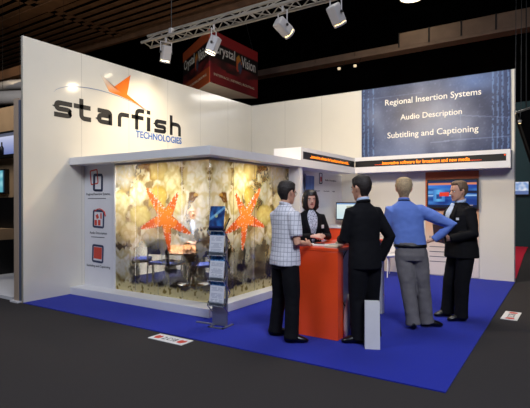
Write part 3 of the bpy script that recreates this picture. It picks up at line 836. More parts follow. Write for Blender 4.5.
labs = ['white text brochure with blue head in the lowest tray of the brochure stand', 'white text brochure with blue head in the second tray from the floor',
        'white text brochure with blue head in the tray under the all-blue brochure', 'all-blue brochure with a pale figure in the topmost tray of the stand']
for k, z in enumerate(ZT):
    o = painted('brochure', (-0.1, 0, 0), (1, 0, 0), (0, 0, 1), 0.20, 0.295, 26, 38, cover(k * 3.3 + 1, k == 3), M['printmatt'], None, t=0.012)
    tag(o, labs[k], 'brochure', 'brochures in the stand')
    o.location = (LX + 0.062 * math.sin(0.1), LY - 0.060 * math.cos(0.1), z + 0.013); o.rotation_euler = (-0.15, 0, 0.10)

# ------------------------------------------------------------------ floor plates
def plate(label, loc, rz):
    t = thing('floor_plate', label, 'sign', loc, rz)
    obj('board', bx(-0.25, 0.25, -0.095, 0.095, 0, 0.006), M['paper'], t)
    text('number', '2.C18', (-0.10, -0.045, 0.006), (1, 0, 0), (0, 1, 0), 0.20, 0.085, M['ink'], t, bold=0.01, t=0.001)
    for s in (-1, 1):
        bm = BM()
        pts = [(-0.045, -0.05), (0.02, -0.06), (0.05, 0.0), (0.03, 0.055), (0.0, 0.03), (-0.03, 0.05), (-0.05, 0.01)]
        flat(bm, [(s * 0.175 + s * a, b, 0.006) for a, b in pts], (0, 0, 1), 0.001); obj('emblem', bm, M['inkred'], t)
plate('white stand number plate with red marks on dark carpet before the glazed booth', (3.165, -0.14, 0.001), 0.0)
plate('white stand number plate on dark carpet right of the blue carpet', (6.19, 3.06, 0.001), PI / 2 - 0.03)

# ------------------------------------------------------------------ inside the booth
t = thing('round_table', 'round orange beech meeting table seen through the printed glass', 'table', (1.58, 2.0, 0.138))
obj('tabletop', lathe(BM(), [(0.001, 0.565), (0.72, 0.565), (0.74, 0.59), (0.72, 0.605), (0.001, 0.605)], 40), M['wood'], t, smooth=False)
obj('column', lathe(BM(), [(0.001, 0.02), (0.04, 0.02), (0.035, 0.575), (0.001, 0.575)], 16), M['chrome'], t, smooth=True)
obj('base', lathe(BM(), [(0.001, 0), (0.26, 0), (0.26, 0.012), (0.04, 0.03), (0.001, 0.03)], 24), M['chrome'], t, smooth=True)
def chair(x, y, rz, label):
    t = thing('meeting_chair', label, 'chair', (x, y, 0.138), rz, 'chairs inside the glazed booth')
    obj('seat', bx(-0.21, 0.21, -0.2, 0.2, 0.42, 0.46), M['bluefab'], t, bevel=0.015)
    obj('backrest', bx(-0.19, 0.19, -0.235, -0.205, 0.58, 0.82), M['bluefab'], t, bevel=0.012)
    for s in (-1, 1):
        obj('leg', tube(BM(), [(s * 0.2, -0.22, 0.80), (s * 0.2, -0.215, 0.44), (s * 0.21, -0.24, 0.01)], 0.011), M['chrome'], t)
        obj('leg', tube(BM(), [(s * 0.2, -0.2, 0.41), (s * 0.2, 0.17, 0.41), (s * 0.21, 0.22, 0.36), (s * 0.215, 0.23, 0.01)], 0.011), M['chrome'], t)
chair(0.92, 1.42, -0.8, 'blue seated chrome chair inside the booth, nearest the end panel with icons')
chair(1.62, 1.36, 0.1, 'blue seated chrome chair inside the booth, in the middle of the front glass')
chair(2.32, 1.48, 0.9, 'blue seated chrome chair inside the booth, behind the brochure stand')
chair(2.36, 2.62, 2.1, 'blue seated chrome chair inside the booth, behind the side glass')
SEAT = (0.90, 2.74)
chair(SEAT[0], SEAT[1], -2.35, 'blue seated chrome chair inside the booth, under the seated grey suited person')
def bposter(u, v):
    c = mix((70, 108, 160), (130, 160, 200), 0.5 + 0.6 * nz(u * 2, v * 2, 3, 4.0))
    for a, b in ((0.80, 0.84), (0.62, 0.65), (0.44, 0.47)):
        if a < v < b and 0.2 < u < 0.85: c = (230, 232, 236)
    return c
t = thing('wall_poster', 'blue poster with white lines on rear wall of booth, seen through the side glass', 'poster', (2.17, 3.213, 1.25))
painted('board', (-0.27, 0, 0), (1, 0, 0), (0, 0, 1), 0.54, 0.78, 20, 40, bposter, M['printmatt'], t, t=0.006)

# ------------------------------------------------------------------ lighting truss and lamps
X0, X1 = 0.23, 6.2
t = thing('lighting_truss', 'aluminium lattice truss carrying four spotlights above the stand', 'truss', (X0, 2.1, 4.46))
A, B, C_ = (0, 0, 0), (0.0, 0.15, 0.16), (0.02, 0.20, -0.04)
Lt = X1 - X0
for q in (A, B, C_): obj('chord', tube(BM(), [(q[0], q[1], q[2]), (Lt, q[1], q[2])], 0.025, 10), M['truss'], t)
bm = BM(); n = 22
for k in range(n):
    xa, xb = 0.04 + (Lt - 0.08) * k / n, 0.04 + (Lt - 0.08) * (k + 1) / n
    for P, Q in ((A, B), (B, C_), (C_, A)):
        if k % 2: P, Q = Q, P
        tube(bm, [(xa, P[1], P[2]), (xb, Q[1], Q[2])], 0.010, 6)
    tube(bm, [(xa, A[1], A[2]), (xa, C_[1], C_[2])], 0.010, 6)
o = obj('lattice', bm, M['truss'], t)
for x in (0.68, 5.4):
    obj('hanger', tube(BM(), [(x, 0.08, 0.0), (x, 0.08, 2.46)], 0.008, 6), M['black'], t)
    obj('clamp', bx(x - 0.03, x + 0.03, 0.04, 0.12, 0.0, 0.14), M['lampbody'], t)

LAMPS = []
def lamp(x, y, z, aim, label, lens):
    """a short theatre lantern hung under the truss on a yoke; z = middle of the housing"""
    t = thing('spotlight', label, 'spotlight', (x, y, z), 0, 'spotlights on the lighting truss')
    d = (Vector(aim) - Vector((x, y, z))).normalized()
    u = d.cross(Vector((0, 0, 1))).normalized(); v = u.cross(d)
    R3 = Matrix((u, v, -d)).transposed()          # local -z looks along the beam
    bm = BM(); box(bm, -0.078, 0.078, -0.078, 0.078, -0.14, 0.12, rot=R3); obj('housing', bm, M['lampbody'], t, bevel=0.02)
    bm = BM(); lathe(bm, [(0.084, -0.172), (0.094, -0.172), (0.094, -0.145), (0.084, -0.145)], 20, M4=R3, ring=True); obj('front_ring', bm, M['lampbody'], t, smooth=True)
    bm = BM(); lathe(bm, [(0.001, -0.176), (0.05, -0.174), (0.083, -0.166), (0.083, -0.152), (0.001, -0.152)], 20, M4=R3); obj('lens', bm, M[lens], t)
    top = Vector((0, 0, 4.40 - z)); pts = [R3 @ Vector((0.10, 0, 0)), top * 0.8 + u * 0.10, top * 0.8 - u * 0.10, R3 @ Vector((-0.10, 0, 0))]
    obj('yoke', tube(BM(), pts, 0.011, 6), M['lampbody'], t)
    obj('hook_clamp', tube(BM(), [top * 0.8, top + Vector((0, 0.0, 0.03)), top + Vector((0, 0.03, 0.09))], 0.016, 8), M['lampbody'], t)
    for s in (-1, 1):
        bm = BM(); ellipsoid(bm, R3 @ Vector((s * 0.105, 0, 0)), (0.022,) * 3, 8); obj('knob', bm, M['black'], t)
    LAMPS.append((Vector((x, y, z)) + d * 0.20, d))
lamp(0.84, 2.12, 4.17, (0.42, 2.32, 3.1), 'brightest spotlight on the truss, above the orange star', 'lens')
lamp(1.93, 2.12, 4.12, (1.2, 1.9, 2.4), 'spotlight on the truss in front of the red hanging sign', 'lens')
lamp(3.25, 2.12, 4.13, (3.9, 4.2, 2.9), 'spotlight on the truss tilted sideways, third from the left wall', 'lens_dim')
lamp(4.11, 2.12, 4.13, (4.5, 3.6, 2.2), 'spotlight on the truss furthest from the left wall', 'lens_dim')

# ------------------------------------------------------------------ red triangular sign hanging behind
P0, P1, P2 = Vector((-2.332, 7.13)), Vector((-2.36, 9.75)), None
dv = P1 - P0; P2 = P0 + Vector((dv.x * 0.5 - dv.y * 0.866, dv.x * 0.866 + dv.y * 0.5))
cx, cy = (P0 + P1 + P2) / 3
t = thing('hanging_sign', 'red and black triangular hanging sign behind the left wall, beyond the truss', 'sign', (cx, cy, 5.2))
Hs = 1.62
def redface(u, v):
    k = 0.55 + 0.25 * math.sin(u * 3.0 + 0.6)
    c = (176, 44, 46) if v > 0.80 else (26, 20, 22)
    if v < 0.40 - 0.12 * math.sin(u * PI): c = mix((150, 40, 44), (112, 28, 36), nz(u * 3, v * 3, 1, 2) + 0.5)
    elif v < 0.5: c = mix((120, 44, 44), (40, 24, 26), 0.5 + nz(u * 4, v * 4, 1.3, 3))
    if math.hypot((u - 0.56) / 0.06, (v - 0.56) / 0.17) < 1: c = mix((214, 70, 40), (220, 170, 60), (v - 0.42) * 3)
    if math.hypot((u - 0.585) / 0.04, (v - 0.50) / 0.12) < 1: c = mix((60, 120, 90), (90, 60, 120), u * 3 - 1.2)
    return c
def orangeface(u, v):
    c = redface(u, v)
    return mix(c, (206, 104, 50), 0.8) if (v > 0.80 or v < 0.3) else c
for a, b, f in ((P0, P1, redface), (P2, P0, orangeface), (P1, P2, redface)):
    dd = (b - a); w = dd.length; xd = (dd.x, dd.y, 0)
    fc = painted('face', (a.x - cx, a.y - cy, 0), xd, (0, 0, 1), w, Hs, 60, 36, f, M['printmatt'], t, t=0.03)
    nd = Vector(xd).normalized().cross(Vector((0, 0, 1)))
    og = Vector((a.x - cx, a.y - cy, 0)) + nd * 0.0305; e = Vector(xd).normalized()
    text('lettering', 'Crystal', og + e * (0.06 * w) + Vector((0, 0, 0.86)), xd, (0, 0, 1), 0.42 * w, 0.42, M['letter_white'], fc, bold=0.01)
    text('lettering', 'Vision', og + e * (0.62 * w) + Vector((0, 0, 0.86)), xd, (0, 0, 1), 0.32 * w, 0.36, M['letter_white'], fc, bold=0.01)
    text('small_lettering', 'INTERFACE | KEYING | ROUTING', og + e * (0.06 * w) + Vector((0, 0, 0.22)), xd, (0, 0, 1), 0.85 * w, 0.10, M['cream_paper'], fc)
bm = BM(); flat(bm, [(p.x - cx, p.y - cy, 0.0) for p in (P0, P1, P2)], (0, 0, 1), 0.02); obj('underside', bm, M['white_matt'], t)
for p in (P0, P1, P2):
    obj('cable', tube(BM(), [((p.x - cx) * 0.9, (p.y - cy) * 0.9, Hs), ((p.x - cx) * 0.3, (p.y - cy) * 0.3, 4.75)], 0.01, 5), M['black'], t)

# ------------------------------------------------------------------ gantry beams and far lamps high behind the stand
t = thing('gantry', 'brown panelled gantry beam crossing the dark hall high behind the back wall', 'beam', (2.0, 12.0, 6.72))
bm = BM(); box(bm, -8, 12, 0, 0.5, 0, 0.10); obj('beam', bm, M['beam'], t)
for k in range(9):
    obj('panel', bx(0.02 + 1.0 * k, 0.99 + 1.0 * k, 0.0, 0.03, 0.105, 0.58), M['beam'], t)
    obj('post', bx(-0.02 + 1.0 * k, 0.018 + 1.0 * k, -0.02, 0.05, 0.105, 0.60), M['black'], t)
for k in range(5):
    obj('low_rail', bx(-8 + 1.6 * k, -6.42 + 1.6 * k, 0.0, 0.03, 0.105, 0.24), M['beam'], t)
for x, lab in ((0.0, 'left of two tiny pale lamps under the gantry beam'), (0.605, 'right of two tiny pale lamps under the gantry beam')):
    o = tag(obj('small_lamp', lathe(BM(), [(0.001, -0.05), (0.05, -0.04), (0.06, 0.03), (0.001, 0.05)], 12), M['tiny_lamp'], smooth=True), lab, 'lamp', 'tiny lamps under the gantry')
    o.location = (x, 11.5, 6.3)
    obj('stem', tube(BM(), [(0, 0, 0.05), (0, 0.4, 0.2), (0, 0.55, 0.42)], 0.012, 6), M['black'], o)
t = thing('hall_lamp', 'bright bell shaped hall lamp at the top edge of the photo', 'lamp', (2.56, 11.5, 8.17))
obj('shade', lathe(BM(), [(0.14, 0.45), (0.18, 0.4), (0.38, 0.05), (0.38, 0.02), (0.36, 0.02), (0.36, 0.05), (0.13, 0.40)], 24), M['lampbody'], t, smooth=True)
obj('bulb', lathe(BM(), [(0.001, 0.02), (0.33, 0.03), (0.30, 0.10), (0.001, 0.14)], 20), M['lens'], t, smooth=True)
obj('stem', tube(BM(), [(0, 0, 0.4), (0, 0, 1.8)], 0.03), M['black'], t)

# ------------------------------------------------------------------ neighbouring stand at the far left
struct('wall_neighbour', bx(-4.6, -0.34, 1.45, 1.55, 0.0, 3.55), M['beige'])
struct('trim_2', bx(-4.6, -0.34, 1.435, 1.45, 0.05, 1.62), M['black'])
tag(obj('stand_floor', bx(-4.6, -0.36, 0.02, 1.44, 0.0, 0.05), M['white_matt']), 'pale raised floor edge of the neighbouring stand, beyond left wall', 'platform')
t = thing('display_shelf', 'dark backlit display shelf on the beige neighbouring wall, above the television', 'shelf', (-3.3, 1.44, 2.45))
obj('board', bx(-1.2, 0.9, -0.25, 0, 0, 0.04), M['black'], t); obj('board', bx(-1.2, 0.9, -0.25, 0, 0.47, 0.51), M['black'], t)
painted('backlight', (-1.2, -0.004, 0.04), (1, 0, 0), (0, 0, 1), 2.1, 0.43, 10, 6, lambda u, v: mix((96, 110, 168), (196, 200, 226), v), M['screen'], t, t=0.003)
for x, lab in ((-3.46, 'dark bottle on the backlit shelf nearest the photo edge'), (-3.33, 'dark bottle in the middle of the backlit shelf'), (-3.18, 'dark bottle on the backlit shelf nearest the white wall')):
    o = tag(obj('bottle', lathe(BM(), [(0.001, 0), (0.04, 0), (0.042, 0.17), (0.016, 0.22), (0.016, 0.29), (0.001, 0.29)], 14), M['black'], smooth=True), lab, 'bottle', 'bottles on the backlit shelf'); o.location = (x, 1.33, 2.491)
t = thing('wall_television', 'small television with teal picture on the neighbouring stand at the left photo edge', 'television', (-3.50, 1.40, 1.70))
obj('case', bx(-0.42, 0.40, -0.05, 0.04, 0, 0.52), M['black'], t, bevel=0.006)
painted('screen', (-0.39, -0.051, 0.03), (1, 0, 0), (0, 0, 1), 0.76, 0.46, 24, 14, lambda u, v: mix((70, 150, 170), (150, 210, 220), 0.5 + nz(u * 3, v * 3, 1.5, 6)) if u < 0.93 else (40, 70, 90), M['screen'], t, t=0.002)
t = thing('desk', 'low brown desk in the dark of the neighbouring stand', 'desk', (-3.35, 1.2, 0.05))
obj('top', bx(-0.7, 0.55, -0.3, 0.2, 0.70, 0.92), M['beige'], t)
for x in (-0.68, 0.48): obj('leg', bx(x, x + 0.05, -0.28, 0.18, 0, 0.70), M['black'], t)
t = thing('office_chair', 'black chair with blue frame on the neighbouring stand beyond the left wall', 'chair', (-2.62, 0.55, 0.05), 2.3)
obj('seat', bx(-0.22, 0.22, -0.22, 0.22, 0.44, 0.50), M['black'], t, bevel=0.02)
obj('backrest', bx(-0.22, 0.22, -0.25, -0.20, 0.55, 1.35), M['black'], t, bevel=0.02)
for s in (-1, 1):
    obj('leg', tube(BM(), [(s * 0.21, 0.2, 0.44), (s * 0.23, 0.25, 0.0)], 0.014), M['bluefab'], t)
    obj('leg', tube(BM(), [(s * 0.21, -0.2, 0.44), (s * 0.23, -0.26, 0.0)], 0.014), M['bluefab'], t)
# pale service ducts above the neighbour
for k, (z, y, r, lab) in enumerate(((3.95, 1.9, 0.16, 'lower pale duct above the beige neighbouring wall'), (4.35, 2.3, 0.12, 'upper pale duct above the beige neighbouring wall'))):
    o = tag(obj('duct', tube(BM(), [(-6, y, z + 0.1), (-4.4, y - 0.1, z), (-3.4, y + 0.1, z - 0.06), (-2.2, y, z + 0.08)], r, 14), M['lampbody'], smooth=True), lab, 'duct')
    o2 = [tube(BM(), [(x, y - 0.02, z), (x, y - 0.02, 6.99)], 0.004, 5) for x in (-4.2,)]
    obj('hanger', o2[0], M['black'], o)
o = tag(obj('roof_beam', bx(-9, -3.0, 2.6, 2.85, 4.75, 4.98), M['slat']), 'brown roof beam above the ducts at the left photo edge', 'beam')
for x in (-8.5, -3.1): obj('hanger', tube(BM(), [(x, 2.72, 4.95), (x, 2.72, 7.0)], 0.004, 5), M['black'], o)

# ------------------------------------------------------------------ beyond the right end of the back wall
bm = BM(); flat(bm, [(5.98, 6.5, 0.001), (5.81, 11.1, 0.001), (5.75, 13.9, 0.001), (2.0, 13.9, 0.001), (2.0, 6.5, 0.001)], (0, 0, 1), 0.012)
tag(obj('red_carpet', bm, M['carpet_red']), 'red carpet of the stand behind, beyond the right end of back wall', 'carpet')
t = thing('small_television', 'small lit television on the dark teal wall beyond the back wall', 'television', (5.66, 13.97, 1.74))
obj('case', bx(-0.35, 0.12, -0.06, 0.03, 0, 0.48), M['black'], t)
painted('screen', (-0.33, -0.061, 0.03), (1, 0, 0), (0, 0, 1), 0.43, 0.42, 20, 16, lambda u, v: mix((120, 150, 200), (220, 224, 236), 0.5 + nz(u * 3, v * 3, 1.5, 1)) if v > 0.3 else (90, 110, 160), M['screen'], t, t=0.002)
t = thing('loudspeaker', 'black hanging loudspeaker beside the right end of the blue panel', 'loudspeaker', (6.10, 7.35, 2.86), 0.1)
R3 = Matrix.Rotation(-0.28, 3, 'Y')
bm = BM(); box(bm, -0.08, 0.40, -0.2, 0.2, -0.58, 0.58, rot=R3); obj('cabinet', bm, M['black'], t, bevel=0.06)
bm = BM(); box(bm, -0.03, 0.35, -0.215, -0.2, -0.52, 0.52, rot=R3); obj('grille', bm, M['void'], t)
obj('hanger', tube(BM(), [(0, 0, 0.38), (0, 0, 5)], 0.012, 5), M['black'], t)
for (x, y, z, lab) in ((5.90, 7.05, 3.37, 'small pale clip lamp left of the black loudspeaker'), (6.00, 7.05, 3.16, 'small pale clip lamp on front of black loudspeaker')):
    t = thing('clip_lamp', lab, 'lamp', (x, y, z), 0, 'clip lamps by the loudspeaker')
    obj('head', lathe(BM(), [(0.001, -0.03), (0.03, -0.03), (0.04, 0.03), (0.001, 0.045)], 12), M['lampbody'], t, smooth=True)
    obj('bulb', lathe(BM(), [(0.001, -0.035), (0.025, -0.034), (0.025, -0.028), (0.001, -0.028)], 12), M['lens_dim'], t)
    obj('stem', tube(BM(), [(0, 0, 0.03), (0.02, 0.03, 0.3), (0.05, 0.1, 7.0)], 0.006, 5), M['black'], t)
# ------------------------------------------------------------------ people
def remeshed(name, bm, m, parent, voxel, it=4, wr=0.0, seed=0.0):
    """merge the overlapping solids of bm into ONE continuous skin"""
    me = bpy.data.meshes.new('tmp'); bmesh.ops.recalc_face_normals(bm, faces=bm.faces); bm.to_mesh(me); bm.free()
    o = bpy.data.objects.new('tmp', me); COL.objects.link(o)
    r = o.modifiers.new('r', 'REMESH'); r.mode = 'VOXEL'; r.voxel_size = voxel
    s = o.modifiers.new('s', 'SMOOTH'); s.factor = 0.5; s.iterations = it
    dg = bpy.context.evaluated_depsgraph_get(); dg.update()
    out = bpy.data.meshes.new_from_object(o.evaluated_get(dg)); out.name = name
    bpy.data.objects.remove(o); bpy.data.meshes.remove(me)
    if wr:
        for v, n in [(v, v.normal.copy()) for v in out.vertices]:
            c = v.co
            k = noise.noise(Vector((c.x * 9 + seed, c.y * 9, c.z * 6))) + 0.6 * noise.noise(Vector((c.x * 16, c.y * 16 + seed, c.z * 22)))
            v.co = c + n * (k * wr)
    out.materials.clear(); out.materials.append(m)
    for p in out.polygons: p.use_smooth = True
    q = bpy.data.objects.new(name, out); link(q, parent); return q

HEAD = [(0.0, 0.012, 0.012, 0.072), (0.008, 0.030, 0.024, 0.062), (0.028, 0.046, 0.050, 0.036), (0.05, 0.056, 0.072, 0.018), (0.08, 0.064, 0.086, 0.006), (0.11, 0.070, 0.092, 0.0),
        (0.14, 0.073, 0.096, -0.003), (0.17, 0.072, 0.094, -0.006), (0.198, 0.062, 0.082, -0.008), (0.218, 0.045, 0.060, -0.010), (0.231, 0.022, 0.030, -0.010), (0.235, 0.006, 0.008, -0.010)]
def hsec(z):
    for p, q in zip(HEAD, HEAD[1:]):
        if p[0] <= z <= q[0]:
            k = (z - p[0]) / (q[0] - p[0]); return tuple(a + (b - a) * k for a, b in zip(p[1:], q[1:]))
    return HEAD[0][1:] if z < 0 else HEAD[-1][1:]

SUIT = [(0.80, 0.208, 0.142, 0), (0.90, 0.206, 0.140, 0), (1.00, 0.196, 0.132, 0), (1.10, 0.188, 0.124, 0), (1.22, 0.200, 0.130, 0.004), (1.34, 0.206, 0.130, 0), (1.40, 0.190, 0.114, -0.006), (1.445, 0.150, 0.094, -0.010), (1.48, 0.100, 0.078, -0.006), (1.505, 0.072, 0.070, 0)]
SHIRT = [(0.94, 0.180, 0.130, 0), (1.00, 0.188, 0.134, 0.006), (1.10, 0.186, 0.128, 0.006), (1.22, 0.192, 0.124, 0.004), (1.34, 0.198, 0.122, 0), (1.41, 0.186, 0.108, -0.006), (1.455, 0.150, 0.090, -0.010), (1.49, 0.098, 0.074, -0.006), (1.515, 0.066, 0.066, 0)]
LOOSE = [(0.84, 0.196, 0.152, 0), (0.92, 0.194, 0.150, 0.004)] + SHIRT[1:]
BIG = [(z, a * 1.05, b * 1.36, c + 0.01) for z, a, b, c in SUIT]
BLAZER = [(0.84, 0.196, 0.140, 0), (0.94, 0.186, 0.132, 0), (1.06, 0.160, 0.112, 0), (1.14, 0.158, 0.112, 0.006), (1.25, 0.176, 0.134, 0.014), (1.33, 0.182, 0.122, 0.006), (1.41, 0.172, 0.104, -0.004), (1.455, 0.140, 0.088, -0.008), (1.49, 0.092, 0.072, -0.004), (1.515, 0.062, 0.062, 0)]

class Person:
    def __init__(s, label, pos, hd, H, lean=(0, 0), yaw=0, pitch=0, drop=0, z0=0.011, sw=0.168):
        s.k = H / 1.78; s.lean = lean; s.yaw = math.radians(yaw); s.pitch = math.radians(pitch); s.drop = drop; s.sw = sw
        hd = Vector((hd[0], hd[1], 0)).normalized(); s.F = hd; s.R = Vector((hd.y, -hd.x, 0)); s.pos = Vector((pos[0], pos[1], z0))
        s.root = thing('person', label, 'person', s.pos, math.atan2(-hd.x, hd.y))
    def loc(s, x, y, z=0):                       # a place in the hall -> the figure's own metres
        d = Vector((x, y, 0)) - Vector((s.pos.x, s.pos.y, 0)); return Vector((d.dot(s.R) / s.k, d.dot(s.F) / s.k, (z - s.pos.z) / s.k))
    def T(s, q):
        q = Vector(q); h = max(0.0, q.z - 0.92)
        return Vector((q.x + s.lean[0] * h, q.y + s.lean[1] * h, q.z - s.drop))
    def Hd(s, q):                                # head space (z from the chin) -> figure
        q = Vector((q[0] * 1.10, q[1] * 1.08, q[2] * 1.05))
        m = Matrix.Rotation(s.yaw, 3, 'Z') @ Matrix.Rotation(s.pitch, 3, 'X')
        return s.T(Vector((0, 0.012, 1.515))) + m @ (q - Vector((0, 0, -0.015)))
    def fin(s, bm):
        for v in bm.verts: v.co *= s.k
        return bm
    def surf(s, secs, z, th, off=0.0, pw=2.3):
        for p, q in zip(secs, secs[1:]):
            if p[0] <= z <= q[0] + 1e-6:
                k = (z - p[0]) / (q[0] - p[0]); a, b, cy = (p[i] + (q[i] - p[i]) * k for i in (1, 2, 3)); break
        else: a, b, cy = secs[-1][1:]
        c, sn = math.cos(th), math.sin(th)
        return s.T(((a + off) * math.copysign(abs(c) ** (2 / pw), c), cy + (b + off) * math.copysign(abs(sn) ** (2 / pw), sn), z))
    def patch(s, name, secs, z0, z1, th0, th1, m, off=0.008, n=14, t=0.006, label=None):
        bm = BM(); g = []
        for j in range(n + 1):
            z = z0 + (z1 - z0) * j / n; a, b = th0(z), th1(z)
            g.append([[bm.verts.new(s.surf(secs, z, a + (b - a) * i / 8, o_)) for i in range(9)] for o_ in (off, off - t)])
        for p, q in zip(g, g[1:]):
            for i in range(8):
                bm.faces.new((p[0][i], p[0][i + 1], q[0][i + 1], q[0][i])); bm.faces.new((p[1][i + 1], p[1][i], q[1][i], q[1][i + 1]))
            bm.faces.new((p[0][0], q[0][0], q[1][0], p[1][0])); bm.faces.new((p[0][8], p[1][8], q[1][8], q[0][8]))
        for r in (g[0], g[-1]):
            for i in range(8): bm.faces.new((r[0][i], r[1][i], r[1][i + 1], r[0][i + 1]))
        return obj(name, s.fin(bm), m, s.root, smooth=True, label=label)
    def hand(s, bm, w, d, n, right, curl):
        w, d = Vector(w), Vector(d).normalized(); n = Vector(n); n = (n - d * n.dot(d)).normalized()
        sd = d.cross(n) if right else n.cross(d)
        rings = []
        for t, ra, rb in ((-0.03, 0.024, 0.019), (0.0, 0.026, 0.019), (0.03, 0.034, 0.018), (0.06, 0.041, 0.016), (0.085, 0.041, 0.014), (0.098, 0.034, 0.010)):
            rings.append([bm.verts.new(w + d * t + sd * ra * math.cos(a * PI / 6) + n * rb * math.sin(a * PI / 6)) for a in range(12)])
        connect(bm, rings)
        for off, Ln in ((0.033, 0.074), (0.011, 0.084), (-0.011, 0.078), (-0.033, 0.060)):
            p = w + d * 0.085 + sd * off; a = 0; pts = [p - d * 0.02, p]
            for f, bend in ((0.45, 0.45), (0.30, 0.75), (0.25, 0.6)):
                a += bend * curl; dd = d * math.cos(a) + n * math.sin(a) + sd * (off * 1.8 * max(0.0, 1 - curl)); p = p + dd * Ln * f; pts.append(p)
            tube(bm, pts, [0.0095, 0.0095, 0.009, 0.008, 0.006], 8)
        p = w + d * 0.022 + sd * 0.026
        t1 = (d * 0.66 + sd * 0.72 + n * 0.25).normalized(); t2 = (d * 0.85 + sd * 0.35 + n * (0.2 + 0.4 * curl)).normalized()
        tube(bm, [p - t1 * 0.015, p, p + t1 * 0.038, p + t1 * 0.038 + t2 * 0.034], [0.013, 0.0135, 0.011, 0.008], 8)
    def arm_pts(s, side, E, Wr):
        Sh = s.T((side * s.sw, -0.004, 1.395)); return [s.T((side * 0.09, -0.004, 1.405)), Sh, Sh.lerp(Vector(E), 0.5), Vector(E), Vector(E).lerp(Vector(Wr), 0.5), Vector(Wr)]
    def body(s, arms, legs, skin, wid=1.0):
        bm = BM()
        zloft(bm, [(z, 0, cy, a, b) for (z, a, b, cy) in HEAD], 28, fn=s.Hd, pw=2.15)
        # nose, brow, ears, jaw
        tube(bm, [s.Hd((0, 0.082, 0.128)), s.Hd((0, 0.098, 0.108)), s.Hd((0, 0.112, 0.090)), s.Hd((0, 0.098, 0.080))], [0.009, 0.011, 0.015, 0.011], 8)
        for q in (-1, 1):
            tube(bm, [s.Hd((0, 0.092, 0.085)), s.Hd((q * 0.013, 0.094, 0.083))], [0.012, 0.010], 8)
            tube(bm, [s.Hd((q * 0.012, 0.086, 0.134)), s.Hd((q * 0.040, 0.076, 0.134))], [0.012, 0.010], 8)
            tube(bm, [s.Hd((q * 0.02, 0.078, 0.045)), s.Hd((q * -0.02, 0.078, 0.045))], 0.013, 8)
            pts = [s.Hd((q * 0.066, 0.004, 0.085)), s.Hd((q * 0.074, -0.002, 0.098)), s.Hd((q * 0.080, -0.010, 0.118)), s.Hd((q * 0.078, -0.006, 0.138)), s.Hd((q * 0.070, 0.006, 0.142))]
            tube(bm, pts, [0.009, 0.012, 0.015, 0.013, 0.007], 8)
        top = s.Hd((0, -0.012, 0.05))
        tube(bm, [s.T((0, -0.012, 1.40)), s.T((0, -0.008, 1.47)), s.T((0, -0.002, 1.515)), top], [0.075 * wid, 0.060 * wid, 0.056 * wid, 0.056 * wid], 20)
        zloft(bm, [(z, 0, cy, a * 0.88, b * 0.86) for (z, a, b, cy) in SUIT[1:]], 24, fn=lambda q: s.T((q.x * wid, q.y * wid, q.z - (0.02 if q.z > 1.3 else 0))))
        for side, (E, Wr, d, n, curl) in zip((-1, 1), arms):
            p = s.arm_pts(side, E, Wr)
            tube(bm, [s.T((side * 0.05, 0, 1.40))] + p[1:], [0.05 * wid, 0.050 * wid, 0.045 * wid, 0.040 * wid, 0.038 * wid, 0.025], 14)
            s.hand(bm, Wr, d, n, side > 0, curl)
        for lg in legs:
            tube(bm, [lg['hip'] + Vector((0, 0, 0.03))] + [lg['hip'], lg['hip'].lerp(lg['knee'], 0.5), lg['knee'], lg['knee'].lerp(lg['ank'], 0.4), lg['ank']], [0.06, 0.078, 0.070, 0.052, 0.050, 0.034], 14)
            tube(bm, [lg['ank'] - lg['toe'] * 0.04 - Vector((0, 0, 0.03)), lg['ank'] + lg['toe'] * 0.10 - Vector((0, 0, 0.055))], [0.024, 0.016], 10)
        return remeshed('body', s.fin(bm), skin, s.root, 0.0052 * s.k, 3)
    def leg(s, side, ank, toe, knee=None, hip=None):
        ank = Vector((ank.x, ank.y, 0.085)) if abs(ank.z) < 0.03 else ank
        hip = hip or s.T((side * 0.088, 0, 0.90)); toe = Vector(toe); 
        knee = knee or (hip.lerp(ank, 0.52) + Vector((0, 0.025, 0)))
        return dict(hip=hip, knee=knee, ank=ank, toe=toe.normalized())
    def trousers(s, legs, m, top=1.0, a=0.168, b=0.122, wr=0.004, wide=1.0, belt=False):
        bm = BM()
        zloft(bm, [(0.80, 0, -0.005, a * 0.93, b * 0.98), (0.86, 0, -0.008, a * 1.04, b * 1.06), (0.92, 0, -0.006, a * 1.02, b * 1.03), (top, 0, 0, a, b)], 28, fn=s.T, pw=2.3)
        for i, lg in enumerate(legs):
            h, k, an = lg['hip'], lg['knee'], lg['ank']; e = an - Vector((0, 0, 0.045))
            pts = [h + Vector((0, 0, 0.02)), h.lerp(k, 0.18), h.lerp(k, 0.6), k, k.lerp(e, 0.45), k.lerp(e, 0.8), e]
            tube(bm, pts, [w * wide for w in (0.092, 0.104, 0.098, 0.086, 0.080, 0.079, 0.084)], 18)
        return remeshed('trousers', s.fin(bm), m, s.root, 0.009 * s.k, 4, wr, s.pos.x * 7)
    def shoes(s, legs, m):
        for lg in legs:
            bm = BM(); t = lg['toe']; o = Vector((lg['ank'].x, lg['ank'].y, lg['ank'].z - 0.085))
            tube(bm, [o + t * q + Vector((0, 0, z)) for q, z in ((-0.085, 0.045), (-0.07, 0.048), (-0.01, 0.056), (0.06, 0.048), (0.12, 0.036), (0.165, 0.028), (0.19, 0.022))],
                 [(0.018, 0.03), (0.034, 0.046), (0.040, 0.055), (0.044, 0.044), (0.046, 0.034), (0.034, 0.024), (0.010, 0.012)], 16)
            for v in bm.verts: v.co.z = max(v.co.z, o.z)
            sh = obj('shoe', s.fin(bm), m, s.root, smooth=True)
            sh.modifiers.new('s', 'SUBSURF').levels = 1; sh.modifiers['s'].render_levels = 1
